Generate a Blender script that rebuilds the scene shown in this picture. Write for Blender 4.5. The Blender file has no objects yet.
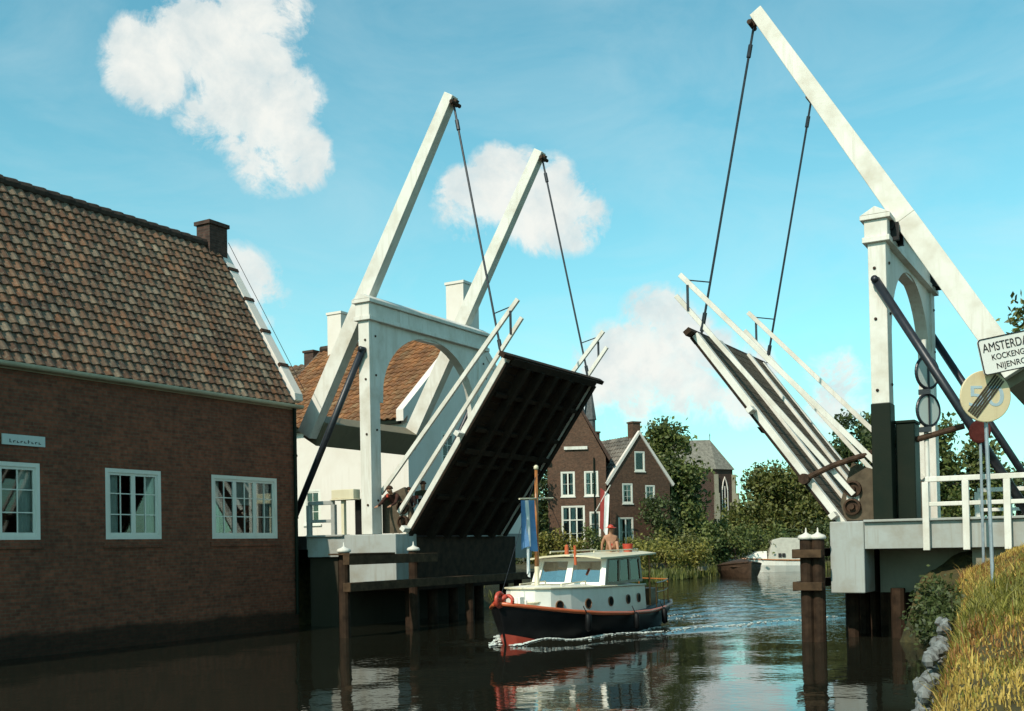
import bpy, math, random
import numpy as np
from mathutils import Vector, Matrix, Quaternion
random.seed(7); rng = np.random.default_rng(7)
S = bpy.context.scene
COL = S.collection
V = Vector
rad = math.radians

# ------------------------------------------------------------------ materials
def node_mat(name):
    m = bpy.data.materials.new(name); m.use_nodes = True
    nt = m.node_tree; b = nt.nodes['Principled BSDF']
    return m, nt, b
def N(nt, typ, **kw):
    n = nt.nodes.new(typ)
    for k, v in kw.items():
        if k in n.inputs: n.inputs[k].default_value = v
        else: setattr(n, k, v)
    return n
def c4(c): return (c[0], c[1], c[2], 1.0)
def noise(nt, scale, detail=4, rough=.55, vec=None, dist=0):
    n = N(nt, 'ShaderNodeTexNoise'); n.inputs['Scale'].default_value = scale
    n.inputs['Detail'].default_value = detail; n.inputs['Roughness'].default_value = rough
    n.inputs['Distortion'].default_value = dist
    if vec is not None: nt.links.new(vec, n.inputs['Vector'])
    return n
def ramp(nt, fac, stops):
    r = N(nt, 'ShaderNodeValToRGB'); cr = r.color_ramp
    while len(cr.elements) < len(stops): cr.elements.new(.5)
    for e, (p, c) in zip(cr.elements, stops): e.position = p; e.color = c4(c) if len(c) == 3 else c
    nt.links.new(fac, r.inputs['Fac']); return r
def mixc(nt, fac, a, b, mode='MIX'):
    m = N(nt, 'ShaderNodeMix'); m.data_type = 'RGBA'; m.blend_type = mode
    for key, val in (('Factor', fac), ('A', a), ('B', b)):
        sock = [s for s in m.inputs if s.name == key and s.enabled][0]
        if hasattr(val, 'is_output'): nt.links.new(val, sock)
        else: sock.default_value = c4(val) if key != 'Factor' else val
    return [o for o in m.outputs if o.enabled][0]
def bump(nt, b, height, strength=.3, dist=.02):
    n = N(nt, 'ShaderNodeBump'); n.inputs['Strength'].default_value = strength; n.inputs['Distance'].default_value = dist
    nt.links.new(height, n.inputs['Height']); nt.links.new(n.outputs[0], b.inputs['Normal'])
def pos(nt): return N(nt, 'ShaderNodeNewGeometry').outputs['Position']

def paint(name, col, rough=.5, dirt=(.25, .2, .13), amount=.35, scale=1.5, metal=0, streak=True):
    """painted surface: slight tone drift, vertical rain streaks, grime patches"""
    m, nt, b = node_mat(name); p = pos(nt)
    n1 = noise(nt, scale, 6, .6, p)
    mp = N(nt, 'ShaderNodeMapping'); mp.inputs['Scale'].default_value = (9, 9, .7); nt.links.new(p, mp.inputs['Vector'])
    n2 = noise(nt, 1.0, 5, .65, mp.outputs[0])
    f = ramp(nt, n1.outputs['Fac'], [(.45, (0, 0, 0)), (.8, (1, 1, 1))])
    g = ramp(nt, n2.outputs['Fac'], [(.5, (0, 0, 0)), (.85, (1, 1, 1))])
    mul = N(nt, 'ShaderNodeMath', operation='MAXIMUM'); nt.links.new(f.outputs[0], mul.inputs[0]); nt.links.new(g.outputs[0], mul.inputs[1])
    m2 = N(nt, 'ShaderNodeMath', operation='MULTIPLY'); nt.links.new(mul.outputs[0], m2.inputs[0]); m2.inputs[1].default_value = amount
    c = mixc(nt, m2.outputs[0], col, dirt)
    nt.links.new(c, b.inputs['Base Color']); b.inputs['Roughness'].default_value = rough; b.inputs['Metallic'].default_value = metal
    if max(col) < .1: b.inputs['Specular IOR Level'].default_value = .12
    n3 = noise(nt, 25, 4, .6, p); bump(nt, b, n3.outputs['Fac'], .15, .01)
    return m
def plain(name, col, rough=.5, var=.25, scale=6, metal=0, bmp=.2):
    m, nt, b = node_mat(name); p = pos(nt)
    n1 = noise(nt, scale, 5, .6, p)
    r = ramp(nt, n1.outputs['Fac'], [(.3, [x*(1-var) for x in col]), (.7, [min(1, x*(1+var)) for x in col])])
    nt.links.new(r.outputs[0], b.inputs['Base Color']); b.inputs['Roughness'].default_value = rough; b.inputs['Metallic'].default_value = metal
    if rough >= .45 and not metal: b.inputs['Specular IOR Level'].default_value = .15
    n3 = noise(nt, scale*5, 4, .6, p); bump(nt, b, n3.outputs['Fac'], bmp, .01)
    return m
def wall_uv(nt):
    """u along the wall (world metres), v up, from the true normal: works on any wall"""
    g = N(nt, 'ShaderNodeNewGeometry')
    cr = N(nt, 'ShaderNodeVectorMath', operation='CROSS_PRODUCT'); cr.inputs[0].default_value = (0, 0, 1)
    nt.links.new(g.outputs['True Normal'], cr.inputs[1])
    nm = N(nt, 'ShaderNodeVectorMath', operation='NORMALIZE'); nt.links.new(cr.outputs[0], nm.inputs[0])
    d = N(nt, 'ShaderNodeVectorMath', operation='DOT_PRODUCT'); nt.links.new(g.outputs['Position'], d.inputs[0]); nt.links.new(nm.outputs[0], d.inputs[1])
    sp = N(nt, 'ShaderNodeSeparateXYZ'); nt.links.new(g.outputs['Position'], sp.inputs[0])
    cb = N(nt, 'ShaderNodeCombineXYZ'); nt.links.new(d.outputs['Value'], cb.inputs[0]); nt.links.new(sp.outputs['Z'], cb.inputs[1])
    return cb.outputs[0], g.outputs['Position'], sp.outputs['Z']
def brick(name, c1, c2, mortar, bw=.22, bh=.068, stain=(.03, .025, .02), st=.35, wet=None):
    m, nt, b = node_mat(name); uv, p, z = wall_uv(nt)
    t = N(nt, 'ShaderNodeTexBrick'); nt.links.new(uv, t.inputs['Vector'])
    t.inputs['Color1'].default_value = c4(c1); t.inputs['Color2'].default_value = c4(c2); t.inputs['Mortar'].default_value = c4(mortar)
    t.inputs['Scale'].default_value = 1; t.inputs['Mortar Size'].default_value = .008; t.inputs['Brick Width'].default_value = bw
    t.inputs['Row Height'].default_value = bh; t.inputs['Bias'].default_value = 0
    n1 = noise(nt, .8, 6, .65, p)
    f = ramp(nt, n1.outputs['Fac'], [(.4, (0, 0, 0)), (.75, (st, st, st))])
    c = mixc(nt, f.outputs[0], t.outputs['Color'], stain); b.inputs['Specular IOR Level'].default_value = .12
    n2 = noise(nt, 9, 3, .6, p)
    f2 = ramp(nt, n2.outputs['Fac'], [(.3, (.75, .75, .75)), (.7, (1.25, 1.25, 1.25))])
    c = mixc(nt, 1.0, c, f2.outputs[0], 'MULTIPLY')
    if wet is not None:
        n3 = noise(nt, 1.2, 4, .6, p)
        a = N(nt, 'ShaderNodeMath', operation='MULTIPLY_ADD'); nt.links.new(n3.outputs['Fac'], a.inputs[0]); a.inputs[1].default_value = -.25; nt.links.new(z, a.inputs[2])
        w = N(nt, 'ShaderNodeMapRange'); nt.links.new(a.outputs[0], w.inputs[0])
        w.inputs[1].default_value = wet; w.inputs[2].default_value = wet-.12; w.inputs[3].default_value = 0; w.inputs[4].default_value = .75
        c = mixc(nt, w.outputs[0], c, (.012, .012, .008))
    nt.links.new(c, b.inputs['Base Color']); b.inputs['Roughness'].default_value = .85
    bump(nt, b, t.outputs['Fac'], -.4, .01)
    return m
def tile_mat(name, cols, lichen=(.3, .28, .2)):
    m, nt, b = node_mat(name)
    uv = N(nt, 'ShaderNodeUVMap'); wn = N(nt, 'ShaderNodeTexWhiteNoise'); wn.noise_dimensions = '2D'
    nt.links.new(uv.outputs[0], wn.inputs['Vector'])
    r = ramp(nt, wn.outputs['Value'], [(i/(len(cols)-1), c) for i, c in enumerate(cols)])
    p = pos(nt); n1 = noise(nt, 1.3, 5, .65, p); n2 = noise(nt, 14, 4, .6, p)
    f = ramp(nt, n1.outputs['Fac'], [(.35, (.6, .6, .58)), (.68, (1.28, 1.25, 1.2))])
    c = mixc(nt, 1.0, r.outputs[0], f.outputs[0], 'MULTIPLY')
    g = ramp(nt, n2.outputs['Fac'], [(.52, (0, 0, 0)), (.75, (.5, .5, .5))])
    c = mixc(nt, g.outputs[0], c, lichen)
    nt.links.new(c, b.inputs['Base Color']); b.inputs['Roughness'].default_value = .6; b.inputs['Specular IOR Level'].default_value = .3
    bump(nt, b, n2.outputs['Fac'], .3, .01)
    return m
def leaf_mat(name, dark, light, hue=.5, scale=.6):
    m, nt, b = node_mat(name); g = N(nt, 'ShaderNodeNewGeometry')
    n1 = noise(nt, scale, 3, .6, g.outputs['Position'])
    a = N(nt, 'ShaderNodeMath', operation='MULTIPLY_ADD'); nt.links.new(g.outputs['Random Per Island'], a.inputs[0]); a.inputs[1].default_value = .55
    nt.links.new(n1.outputs['Fac'], a.inputs[2])
    r = ramp(nt, a.outputs[0], [(.35, dark), (.95, light)])
    nt.links.new(r.outputs[0], b.inputs['Base Color']); b.inputs['Roughness'].default_value = .6
    tr = N(nt, 'ShaderNodeBsdfTranslucent'); nt.links.new(r.outputs[0], tr.inputs[0])
    mx = N(nt, 'ShaderNodeMixShader'); mx.inputs[0].default_value = .3
    nt.links.new(b.outputs[0], mx.inputs[1]); nt.links.new(tr.outputs[0], mx.inputs[2])
    nt.links.new(mx.outputs[0], nt.nodes['Material Output'].inputs[0])
    return m
def glass_mat(name, tint=(.9, .95, .95), base=.06):
    m, nt, b = node_mat(name); nt.nodes.remove(b)
    t = N(nt, 'ShaderNodeBsdfTransparent'); t.inputs[0].default_value = c4(tint)
    g = N(nt, 'ShaderNodeBsdfGlossy'); g.inputs['Roughness'].default_value = .02
    fr = N(nt, 'ShaderNodeFresnel'); fr.inputs[0].default_value = 1.36
    a = N(nt, 'ShaderNodeMath', operation='ADD'); a.use_clamp = True; nt.links.new(fr.outputs[0], a.inputs[0]); a.inputs[1].default_value = base
    mx = N(nt, 'ShaderNodeMixShader'); nt.links.new(a.outputs[0], mx.inputs[0]); nt.links.new(t.outputs[0], mx.inputs[1]); nt.links.new(g.outputs[0], mx.inputs[2])
    nt.links.new(mx.outputs[0], nt.nodes['Material Output'].inputs[0])
    return m

M = {}
M['white'] = paint('white_paint', (.64, .615, .56), .55, (.27, .2, .11), .6)
M['white_clean'] = paint('white_window_paint', (.66, .64, .57), .45, (.4, .33, .22), .3)
M['cream'] = paint('cream_paint', (.62, .56, .40), .45, (.3, .22, .1), .35)
M['stucco'] = paint('white_stucco', (.66, .60, .545), .85, (.42, .33, .24), .35, .7)
M['stucco_plinth'] = paint('grey_plinth', (.2, .2, .19), .8, (.08, .08, .06), .5)
M['bluegrey'] = paint('blue_grey_paint', (.31, .325, .31), .65, (.17, .12, .06), .7, 1.6)
M['olive'] = paint('olive_tar_paint', (.16, .135, .085), .7, (.07, .055, .03), .5)
M['dark_wall'] = paint('dark_quay_wall', (.04, .032, .022), .8, (.018, .017, .01), .6)  # darker tone for the left abutment than the concrete on the right
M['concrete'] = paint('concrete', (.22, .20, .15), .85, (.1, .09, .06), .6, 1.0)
M['green'] = paint('dark_green_paint', (.006, .011, .0065), .5, (.03, .025, .015), .3)
M['black'] = plain('black_iron', (.012, .011, .011), .45, .4, 8)
M['rod'] = plain('dark_rod', (.02, .022, .028), .4, .3, 8, .3)
M['rust'] = plain('rusty_iron', (.05, .028, .017), .7, .5, 9)
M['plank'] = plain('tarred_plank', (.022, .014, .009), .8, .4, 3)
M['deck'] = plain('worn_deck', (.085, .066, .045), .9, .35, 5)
M['asphalt'] = plain('asphalt', (.055, .053, .05), .9, .2, 6)
M['timber'] = plain('wet_timber', (.03, .017, .010), .8, .5, 5)
M['timber_top'] = plain('weathered_timber', (.06, .036, .02), .85, .45, 6)
M['brick'] = brick('brown_brick', (.235, .074, .042), (.14, .048, .029), (.13, .085, .055), wet=.38, st=.5)
M['brick_red'] = brick('red_brown_brick', (.125, .06, .038), (.078, .04, .027), (.11, .085, .062))
M['brick_dark'] = brick('dark_brick', (.085, .045, .035), (.05, .03, .025), (.07, .055, .045))
M['tile'] = tile_mat('brown_pantile', [(.075, .038, .022), (.13, .066, .036), (.105, .066, .042), (.19, .082, .038), (.16, .115, .075), (.09, .052, .034), (.24, .185, .13)])
M['tile_orange'] = tile_mat('orange_pantile', [(.13, .055, .024), (.22, .088, .035), (.19, .10, .05), (.28, .11, .038), (.22, .135, .07)], (.30, .21, .11))
M['tile_grey'] = tile_mat('grey_pantile', [(.06, .055, .05), (.1, .09, .08), (.14, .13, .115), (.19, .17, .15)])
M['slate'] = plain('slate', (.085, .088, .09), .6, .3, 3)
M['slate_warm'] = plain('old_slate', (.17, .155, .13), .7, .35, 2.5)
M['ridge'] = plain('ridge_tile', (.045, .032, .025), .8, .4, 6)
M['gutter'] = paint('gutter_paint', (.42, .38, .27), .5, (.12, .1, .06), .5)
M['glass'] = glass_mat('window_glass', base=.015)
M['boat_glass'] = glass_mat('boat_window_glass', (.55, .62, .66), .35)
M['curtain'] = plain('net_curtain', (.42, .43, .38), .9, .15, 4)
M['dark'] = plain('dark_opening', (.012, .011, .01), .9, .2, 3)
M['hull_black'] = plain('black_hull', (.006, .006, .0065), .5, .3, 4, bmp=.05)
M['red'] = paint('red_paint', (.46, .055, .03), .4, (.2, .05, .03), .4)
M['orange_red'] = paint('orange_red_paint', (.48, .10, .035), .4, (.25, .08, .03), .3)
M['boat_white'] = paint('boat_white', (.78, .745, .67), .35, (.4, .32, .2), .3)
M['boat_grey'] = paint('boat_grey_white', (.55, .54, .47), .4, (.3, .26, .18), .3)
M['varnish'] = plain('varnished_wood', (.33, .12, .03), .35, .3, 7)
M['wood_dark'] = plain('dark_varnished_wood', (.13, .06, .025), .4, .35, 7)
M['boat_brown'] = plain('brown_boat_wood', (.055, .032, .02), .6, .4, 5)
M['canvas'] = plain('boat_canvas', (.44, .42, .36), .8, .15, 3)
M['blue_cloth'] = plain('blue_cloth', (.14, .27, .48), .85, .25, 3)
M['white_cloth'] = plain('white_cloth', (.72, .72, .70), .85, .1, 3)
M['red_cloth'] = plain('dark_red_cloth', (.26, .045, .04), .85, .2, 4)
M['reflector'] = plain('dark_red_reflector', (.06, .013, .010), .5, .3, 8)
M['skin'] = plain('skin', (.38, .20, .125), .6, .1, 8)
M['hair'] = plain('brown_hair', (.05, .025, .015), .8, .3, 20)
M['jacket_green'] = plain('green_jacket', (.032, .034, .018), .9, .3, 10)
M['jacket_dark'] = plain('dark_jacket', (.018, .013, .012), .9, .3, 10)
M['jacket_brown'] = plain('brown_jersey', (.05, .022, .016), .9, .3, 10)
M['trouser'] = plain('dark_trousers', (.015, .014, .016), .9, .3, 10)
M['sign_white'] = paint('sign_white', (.70, .68, .64), .4, (.4, .36, .28), .2)
M['sign_cream'] = paint('sign_cream', (.58, .475, .29), .5, (.33, .22, .1), .45)
M['sign_blue'] = plain('faded_blue_digit', (.33, .42, .46), .5, .1, 8)
M['plate_blue'] = paint('pale_blue_plate', (.48, .53, .50), .5, (.3, .3, .25), .3)
M['letter'] = plain('letter_dark', (.03, .028, .028), .5, .1, 8)
M['stripe'] = plain('dark_stripe', (.05, .035, .025), .5, .2, 8)
M['galv'] = plain('galvanised_pole', (.30, .34, .37), .45, .2, 6, .4)
M['stone'] = plain('grey_revetment_stone', (.165, .175, .17), .9, .5, 5, bmp=.9)
M['earth'] = plain('bank_earth', (.05, .04, .02), .95, .45, 2.5, bmp=.7)
M['trunk'] = plain('bark', (.055, .042, .03), .9, .35, 6, bmp=.8)
M['leaf_mid'] = leaf_mat('leaf_mid', (.026, .042, .011), (.14, .165, .04))
M['leaf_dark'] = leaf_mat('leaf_dark', (.016, .028, .009), (.085, .11, .03))
M['leaf_olive'] = leaf_mat('leaf_olive', (.035, .042, .010), (.19, .185, .038))
M['leaf_willow'] = leaf_mat('leaf_willow', (.028, .038, .009), (.15, .155, .034))
M['leaf_yellow'] = leaf_mat('leaf_yellow', (.07, .07, .014), (.28, .25, .05))
M['grass_gold'] = leaf_mat('grass_gold', (.22, .14, .03), (.62, .43, .10), scale=1.1)
M['reed_green'] = leaf_mat('reed_green', (.035, .045, .010), (.15, .16, .035), scale=.8)
M['grass_rust'] = leaf_mat('grass_rust', (.10, .045, .012), (.34, .16, .04), scale=1.1)
M['grass_green'] = leaf_mat('grass_green', (.06, .062, .012), (.28, .25, .045), scale=1.1)

# ------------------------------------------------------------------ mesh builder
class MB:
    def __init__(s): s.v = []; s.f = []; s.mi = []; s.uv = {}; s.mk = []
    def mark(s): s.mk.append((len(s.v), len(s.f))); return s
    def each(s, name, mats, parent=None, **kw):
        """one object per marked piece"""
        out = []; ends = s.mk[1:]+[(len(s.v), len(s.f))]
        for (v0, f0), (v1, f1) in zip(s.mk, ends):
            q = MB(); q.v = s.v[v0:v1]; q.f = [[i-v0 for i in f] for f in s.f[f0:f1]]; q.mi = s.mi[f0:f1]
            if q.f: out.append(q.build(name, mats, parent, **kw))
        return out
    def add(s, vs, fs, mi=0, uv=None):
        o = len(s.v); s.v += [tuple(p) for p in vs]
        for f in fs:
            if uv is not None: s.uv[len(s.f)] = uv
            s.f.append([i+o for i in f]); s.mi.append(mi)
    def quad(s, a, b, c, d, mi=0): s.add([a, b, c, d], [(0, 1, 2, 3)], mi)
    def box(s, lo, hi, mi=0):
        x0, y0, z0 = lo; x1, y1, z1 = hi
        s.add([(x0, y0, z0), (x1, y0, z0), (x1, y1, z0), (x0, y1, z0), (x0, y0, z1), (x1, y0, z1), (x1, y1, z1), (x0, y1, z1)],
              [(0, 3, 2, 1), (4, 5, 6, 7), (0, 1, 5, 4), (1, 2, 6, 5), (2, 3, 7, 6), (3, 0, 4, 7)], mi)
    def obox(s, o, U, W, Z, u, w, z, mi=0):
        """box spanned from o by ranges u,w,z along axes U,W,Z"""
        o, U, W, Z = V(o), V(U), V(W), V(Z)
        P = lambda a, b, c: o+U*a+W*b+Z*c
        vs = [P(u[0], w[0], z[0]), P(u[1], w[0], z[0]), P(u[1], w[1], z[0]), P(u[0], w[1], z[0]), P(u[0], w[0], z[1]), P(u[1], w[0], z[1]), P(u[1], w[1], z[1]), P(u[0], w[1], z[1])]
        fs = [(0, 3, 2, 1), (4, 5, 6, 7), (0, 1, 5, 4), (1, 2, 6, 5), (2, 3, 7, 6), (3, 0, 4, 7)]
        if U.cross(W).dot(Z) < 0: fs = [f[::-1] for f in fs]
        s.add(vs, fs, mi)
    def bar(s, p0, p1, w, h, up=(0, 0, 1), w1=None, h1=None, mi=0):
        p0, p1 = V(p0), V(p1); d = (p1-p0).normalized(); sx = d.cross(V(up)).normalized(); u = sx.cross(d)
        w1 = w if w1 is None else w1; h1 = h if h1 is None else h1
        vs = []
        for p, a, b in ((p0, w, h), (p1, w1, h1)):
            vs += [p-sx*a/2-u*b/2, p+sx*a/2-u*b/2, p+sx*a/2+u*b/2, p-sx*a/2+u*b/2]
        s.add(vs, [(0, 3, 2, 1)[::-1], (4, 5, 6, 7)[::-1], (0, 1, 5, 4)[::-1], (1, 2, 6, 5)[::-1], (2, 3, 7, 6)[::-1], (3, 0, 4, 7)[::-1]], mi)
    def tube(s, pts, r, n=10, mi=0, caps=True):
        pts = [V(p) for p in pts]; rs = r if isinstance(r, (list, tuple)) else [r]*len(pts)
        vs = []; ref = None
        for i, p in enumerate(pts):
            d = (pts[min(i+1, len(pts)-1)]-pts[max(i-1, 0)]).normalized()
            if ref is None: ref = d.orthogonal().normalized()
            a = (ref-d*ref.dot(d)).normalized(); ref = a; b = d.cross(a)
            vs += [p+(a*math.cos(2*math.pi*k/n)+b*math.sin(2*math.pi*k/n))*rs[i] for k in range(n)]
        fs = []
        for i in range(len(pts)-1):
            for k in range(n): fs.append((i*n+k, i*n+(k+1) % n, (i+1)*n+(k+1) % n, (i+1)*n+k))
        if caps: fs.append(tuple(range(n))[::-1]); fs.append(tuple((len(pts)-1)*n+k for k in range(n)))
        s.add(vs, fs, mi)
    def prism(s, poly, axis, a0, a1, mi=0):
        """extrude polygon of 3-D points (planar) along vector axis from a0 to a1"""
        ax = V(axis); n = len(poly); vs = [V(p)+ax*a0 for p in poly]+[V(p)+ax*a1 for p in poly]
        fs = [tuple(range(n))[::-1], tuple(range(n, 2*n))]+[(i, (i+1) % n, n+(i+1) % n, n+i) for i in range(n)]
        nrm = (V(poly[1])-V(poly[0])).cross(V(poly[2])-V(poly[1]))
        if nrm.dot(ax*(a1-a0)) < 0: fs = [f[::-1] for f in fs]
        s.add(vs, fs, mi)
    def loft(s, rings, mi=0, closed=True, caps=True):
        n = len(rings[0]); vs = [p for r in rings for p in r]; fs = []
        for i in range(len(rings)-1):
            for k in range(n if closed else n-1):
                fs.append((i*n+k, i*n+(k+1) % n, (i+1)*n+(k+1) % n, (i+1)*n+k))
        if caps: fs.append(tuple(range(n))[::-1]); fs.append(tuple((len(rings)-1)*n+k for k in range(n)))
        s.add(vs, fs, mi)
    def lathe(s, c, prof, n=16, axis=(0, 0, 1), mi=0):
        ax = V(axis).normalized(); a = ax.orthogonal().normalized(); b = ax.cross(a); c = V(c)
        s.loft([[c+ax*h+(a*math.cos(2*math.pi*k/n)+b*math.sin(2*math.pi*k/n))*r for k in range(n)] for h, r in prof], mi)
    def build(s, name, mats, parent=None, smooth=False, bevel=0, local=False, subd=0):
        me = bpy.data.meshes.new(name)
        if not isinstance(mats, (list, tuple)): mats = [mats]
        off = V((0, 0, 0))
        if parent is not None and not local:
            q = parent
            while q is not None: off += q.location; q = q.parent
        loc = V((0, 0, 0))
        if parent is None:
            a = np.array([tuple(p) for p in s.v]); loc = V((float((a[:, 0].min()+a[:, 0].max())/2), float((a[:, 1].min()+a[:, 1].max())/2), float(a[:, 2].min())))
            off = loc
        me.from_pydata([(p[0]-off.x, p[1]-off.y, p[2]-off.z) for p in s.v], [], s.f)
        for m in mats: me.materials.append(m)
        me.polygons.foreach_set('material_index', s.mi)
        if s.uv:
            ul = me.uv_layers.new(name='UVMap'); arr = np.zeros((len(me.loops), 2), np.float32)
            for p in me.polygons:
                if p.index in s.uv: arr[p.loop_start:p.loop_start+p.loop_total] = s.uv[p.index]
            ul.data.foreach_set('uv', arr.ravel())
        if smooth: me.polygons.foreach_set('use_smooth', [True]*len(me.polygons))
        me.validate(); me.update()
        o = bpy.data.objects.new(name, me); COL.objects.link(o); o.location = loc
        if parent is not None: o.parent = parent
        if bevel:
            bv = o.modifiers.new('bevel', 'BEVEL'); bv.width = bevel; bv.segments = 2; bv.limit_method = 'ANGLE'; bv.angle_limit = rad(40)
        if subd:
            sb = o.modifiers.new('sub', 'SUBSURF'); sb.levels = subd; sb.render_levels = subd
        return o
def tag(o, label=None, cat=None, group=None, kind=None):
    if label: o['label'] = label
    if cat: o['category'] = cat
    if group: o['group'] = group
    if kind: o['kind'] = kind
    return o
def thing(name, label, cat, loc=(0, 0, 0), rz=0, group=None):
    o = bpy.data.objects.new(name, None); COL.objects.link(o); o.location = loc; o.rotation_euler = (0, 0, rz)
    o.empty_display_size = .2
    return tag(o, label, cat, group)

def text_mesh(name, txt, size, mat, parent, o, U, W, depth=.004, local=False, width=None):
    """lettering standing on a flat sign: o = left end of the base line, U along, W up"""
    cu = bpy.data.curves.new(name, 'FONT'); cu.body = txt; cu.size = size; cu.extrude = depth
    tmp = bpy.data.objects.new('tmp', cu); COL.objects.link(tmp)
    dg = bpy.context.evaluated_depsgraph_get(); me = bpy.data.meshes.new_from_object(tmp.evaluated_get(dg))
    bpy.data.objects.remove(tmp)
    U, W, o = V(U).normalized(), V(W).normalized(), V(o); Nn = U.cross(W)
    xs = [v.co.x for v in me.vertices]; k = 1.0
    if width: k = width/(max(xs)-min(xs))
    mb = MB(); mb.add([o+U*(v.co.x-min(xs))*k+W*v.co.y+Nn*v.co.z for v in me.vertices], [tuple(p.vertices) for p in me.polygons])
    bpy.data.meshes.remove(me)
    return mb.build(name, mat, parent, local=local)

# ------------------------------------------------------------------ camera
cam = bpy.data.cameras.new('camera'); co = bpy.data.objects.new('camera', cam); COL.objects.link(co)
Fv = V((-0.50359818, 0.8637604, 0.01751695)); Rv = V((0.86356019, 0.50387404, -0.01935846)); Uv = V((0.0255474, -0.00537805, 0.99965915))
co.matrix_world = Matrix(((Rv.x, Uv.x, -Fv.x, 10.738), (Rv.y, Uv.y, -Fv.y, -24.785), (Rv.z, Uv.z, -Fv.z, 1.992), (0, 0, 0, 1)))
cam.sensor_width = 36; cam.sensor_fit = 'HORIZONTAL'; cam.lens = 36*1087.36/1024
cam.shift_x = 0; cam.shift_y = (526.998-355.5)/1024
cam.clip_end = 5000; cam.clip_start = .1
S.camera = co

# ------------------------------------------------------------------ light and sky
Sd = V((-.10, -.74, .66)).normalized()
elev = math.asin(Sd.z); rot = math.atan2(Sd.x, Sd.y)
sun = bpy.data.lights.new('sun', 'SUN'); sun.energy = 3.7; sun.angle = rad(.5); sun.color = (1.0, .91, .76)
so = bpy.data.objects.new('sun', sun); COL.objects.link(so); so.rotation_euler = Sd.to_track_quat('Z', 'Y').to_euler(); so.location = (0, 0, 60)
W = bpy.data.worlds.new('World'); S.world = W; W.use_nodes = True
nt = W.node_tree; bg = nt.nodes['Background']
sky = N(nt, 'ShaderNodeTexSky'); sky.sky_type = 'NISHITA'; sky.sun_disc = False; sky.sun_elevation = elev; sky.sun_rotation = rot
sky.air_density = 1.0; sky.dust_density = .6; sky.ozone_density = 1.0
bg.inputs['Strength'].default_value = .085
tc = N(nt, 'ShaderNodeTexCoord'); gen = tc.outputs['Generated']
nrm = N(nt, 'ShaderNodeVectorMath', operation='NORMALIZE'); nt.links.new(gen, nrm.inputs[0]); dirv = nrm.outputs[0]
tint = mixc(nt, 1.0, sky.outputs[0], (1.0, 1.98, 1.62), 'MULTIPLY')
# cumulus clouds: soft discs round fixed sky directions, broken up by noise
def cloud_sum(dirs):
    prev = None
    for (dx, dy, dz), r, a in dirs:
        v = V((dx, dy, dz)).normalized()
        d = N(nt, 'ShaderNodeVectorMath', operation='DISTANCE'); nt.links.new(dirv, d.inputs[0]); d.inputs[1].default_value = v
        mr = N(nt, 'ShaderNodeMapRange'); mr.interpolation_type = 'SMOOTHSTEP'; nt.links.new(d.outputs['Value'], mr.inputs[0])
        mr.inputs[1].default_value = r*1.25; mr.inputs[2].default_value = r*.25; mr.inputs[3].default_value = 0; mr.inputs[4].default_value = a
        if prev is None: prev = mr.outputs[0]
        else:
            m = N(nt, 'ShaderNodeMath', operation='MAXIMUM'); nt.links.new(prev, m.inputs[0]); nt.links.new(mr.outputs[0], m.inputs[1]); prev = m.outputs[0]
    return prev
cl = cloud_sum([((-.685, .61, .395), .045, 1), ((-.655, .635, .415), .05, 1), ((-.625, .655, .44), .035, .9), ((-.645, .665, .375), .05, 1),
                ((-.63, .69, .345), .05, .95), ((-.615, .71, .335), .035, .8), ((-.668, .65, .36), .03, .8), ((-.60, .67, .43), .04, .6), ((-.632, .668, .402), .045, .95), ((-.612, .688, .375), .04, .85),
                ((-.507, .806, .303), .04, .85), ((-.478, .82, .315), .045, 1), ((-.452, .838, .298), .05, 1), ((-.43, .852, .29), .04, .9),
                ((-.405, .895, .15), .06, .85), ((-.365, .915, .165), .06, .9), ((-.34, .927, .15), .055, .85), ((-.375, .905, .20), .04, .8), ((-.31, .94, .14), .05, .7),
                ((-.23, .967, .13), .05, .55), ((-.68, .70, .225), .05, .7), ((.25, .9, .35), .12, .9), ((.5, .8, .3), .15, .9), ((-.95, .2, .3), .15, .9), ((.7, -.5, .4), .2, .9),
                ((-.4, -.8, .35), .2, .9), ((-.2, .6, .78), .12, .6), ((.9, .2, .25), .15, .8)])
n1 = noise(nt, 21, 10, .68, dirv, .3)
ns = N(nt, 'ShaderNodeMath', operation='MULTIPLY_ADD'); nt.links.new(n1.outputs['Fac'], ns.inputs[0]); ns.inputs[1].default_value = 2.5; ns.inputs[2].default_value = -1.25
add = N(nt, 'ShaderNodeMath', operation='ADD'); gate = N(nt, 'ShaderNodeMapRange'); nt.links.new(cl, gate.inputs[0]); gate.inputs[1].default_value = 0; gate.inputs[2].default_value = .5; gm2 = N(nt, 'ShaderNodeMath', operation='MULTIPLY'); nt.links.new(ns.outputs[0], gm2.inputs[0]); nt.links.new(gate.outputs[0], gm2.inputs[1]); nt.links.new(cl, add.inputs[0]); nt.links.new(gm2.outputs[0], add.inputs[1])
den = ramp(nt, add.outputs[0], [(.26, (0, 0, 0)), (.42, (.32, .32, .32)), (.64, (.86, .86, .86)), (1.0, (.97, .97, .97))])
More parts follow.
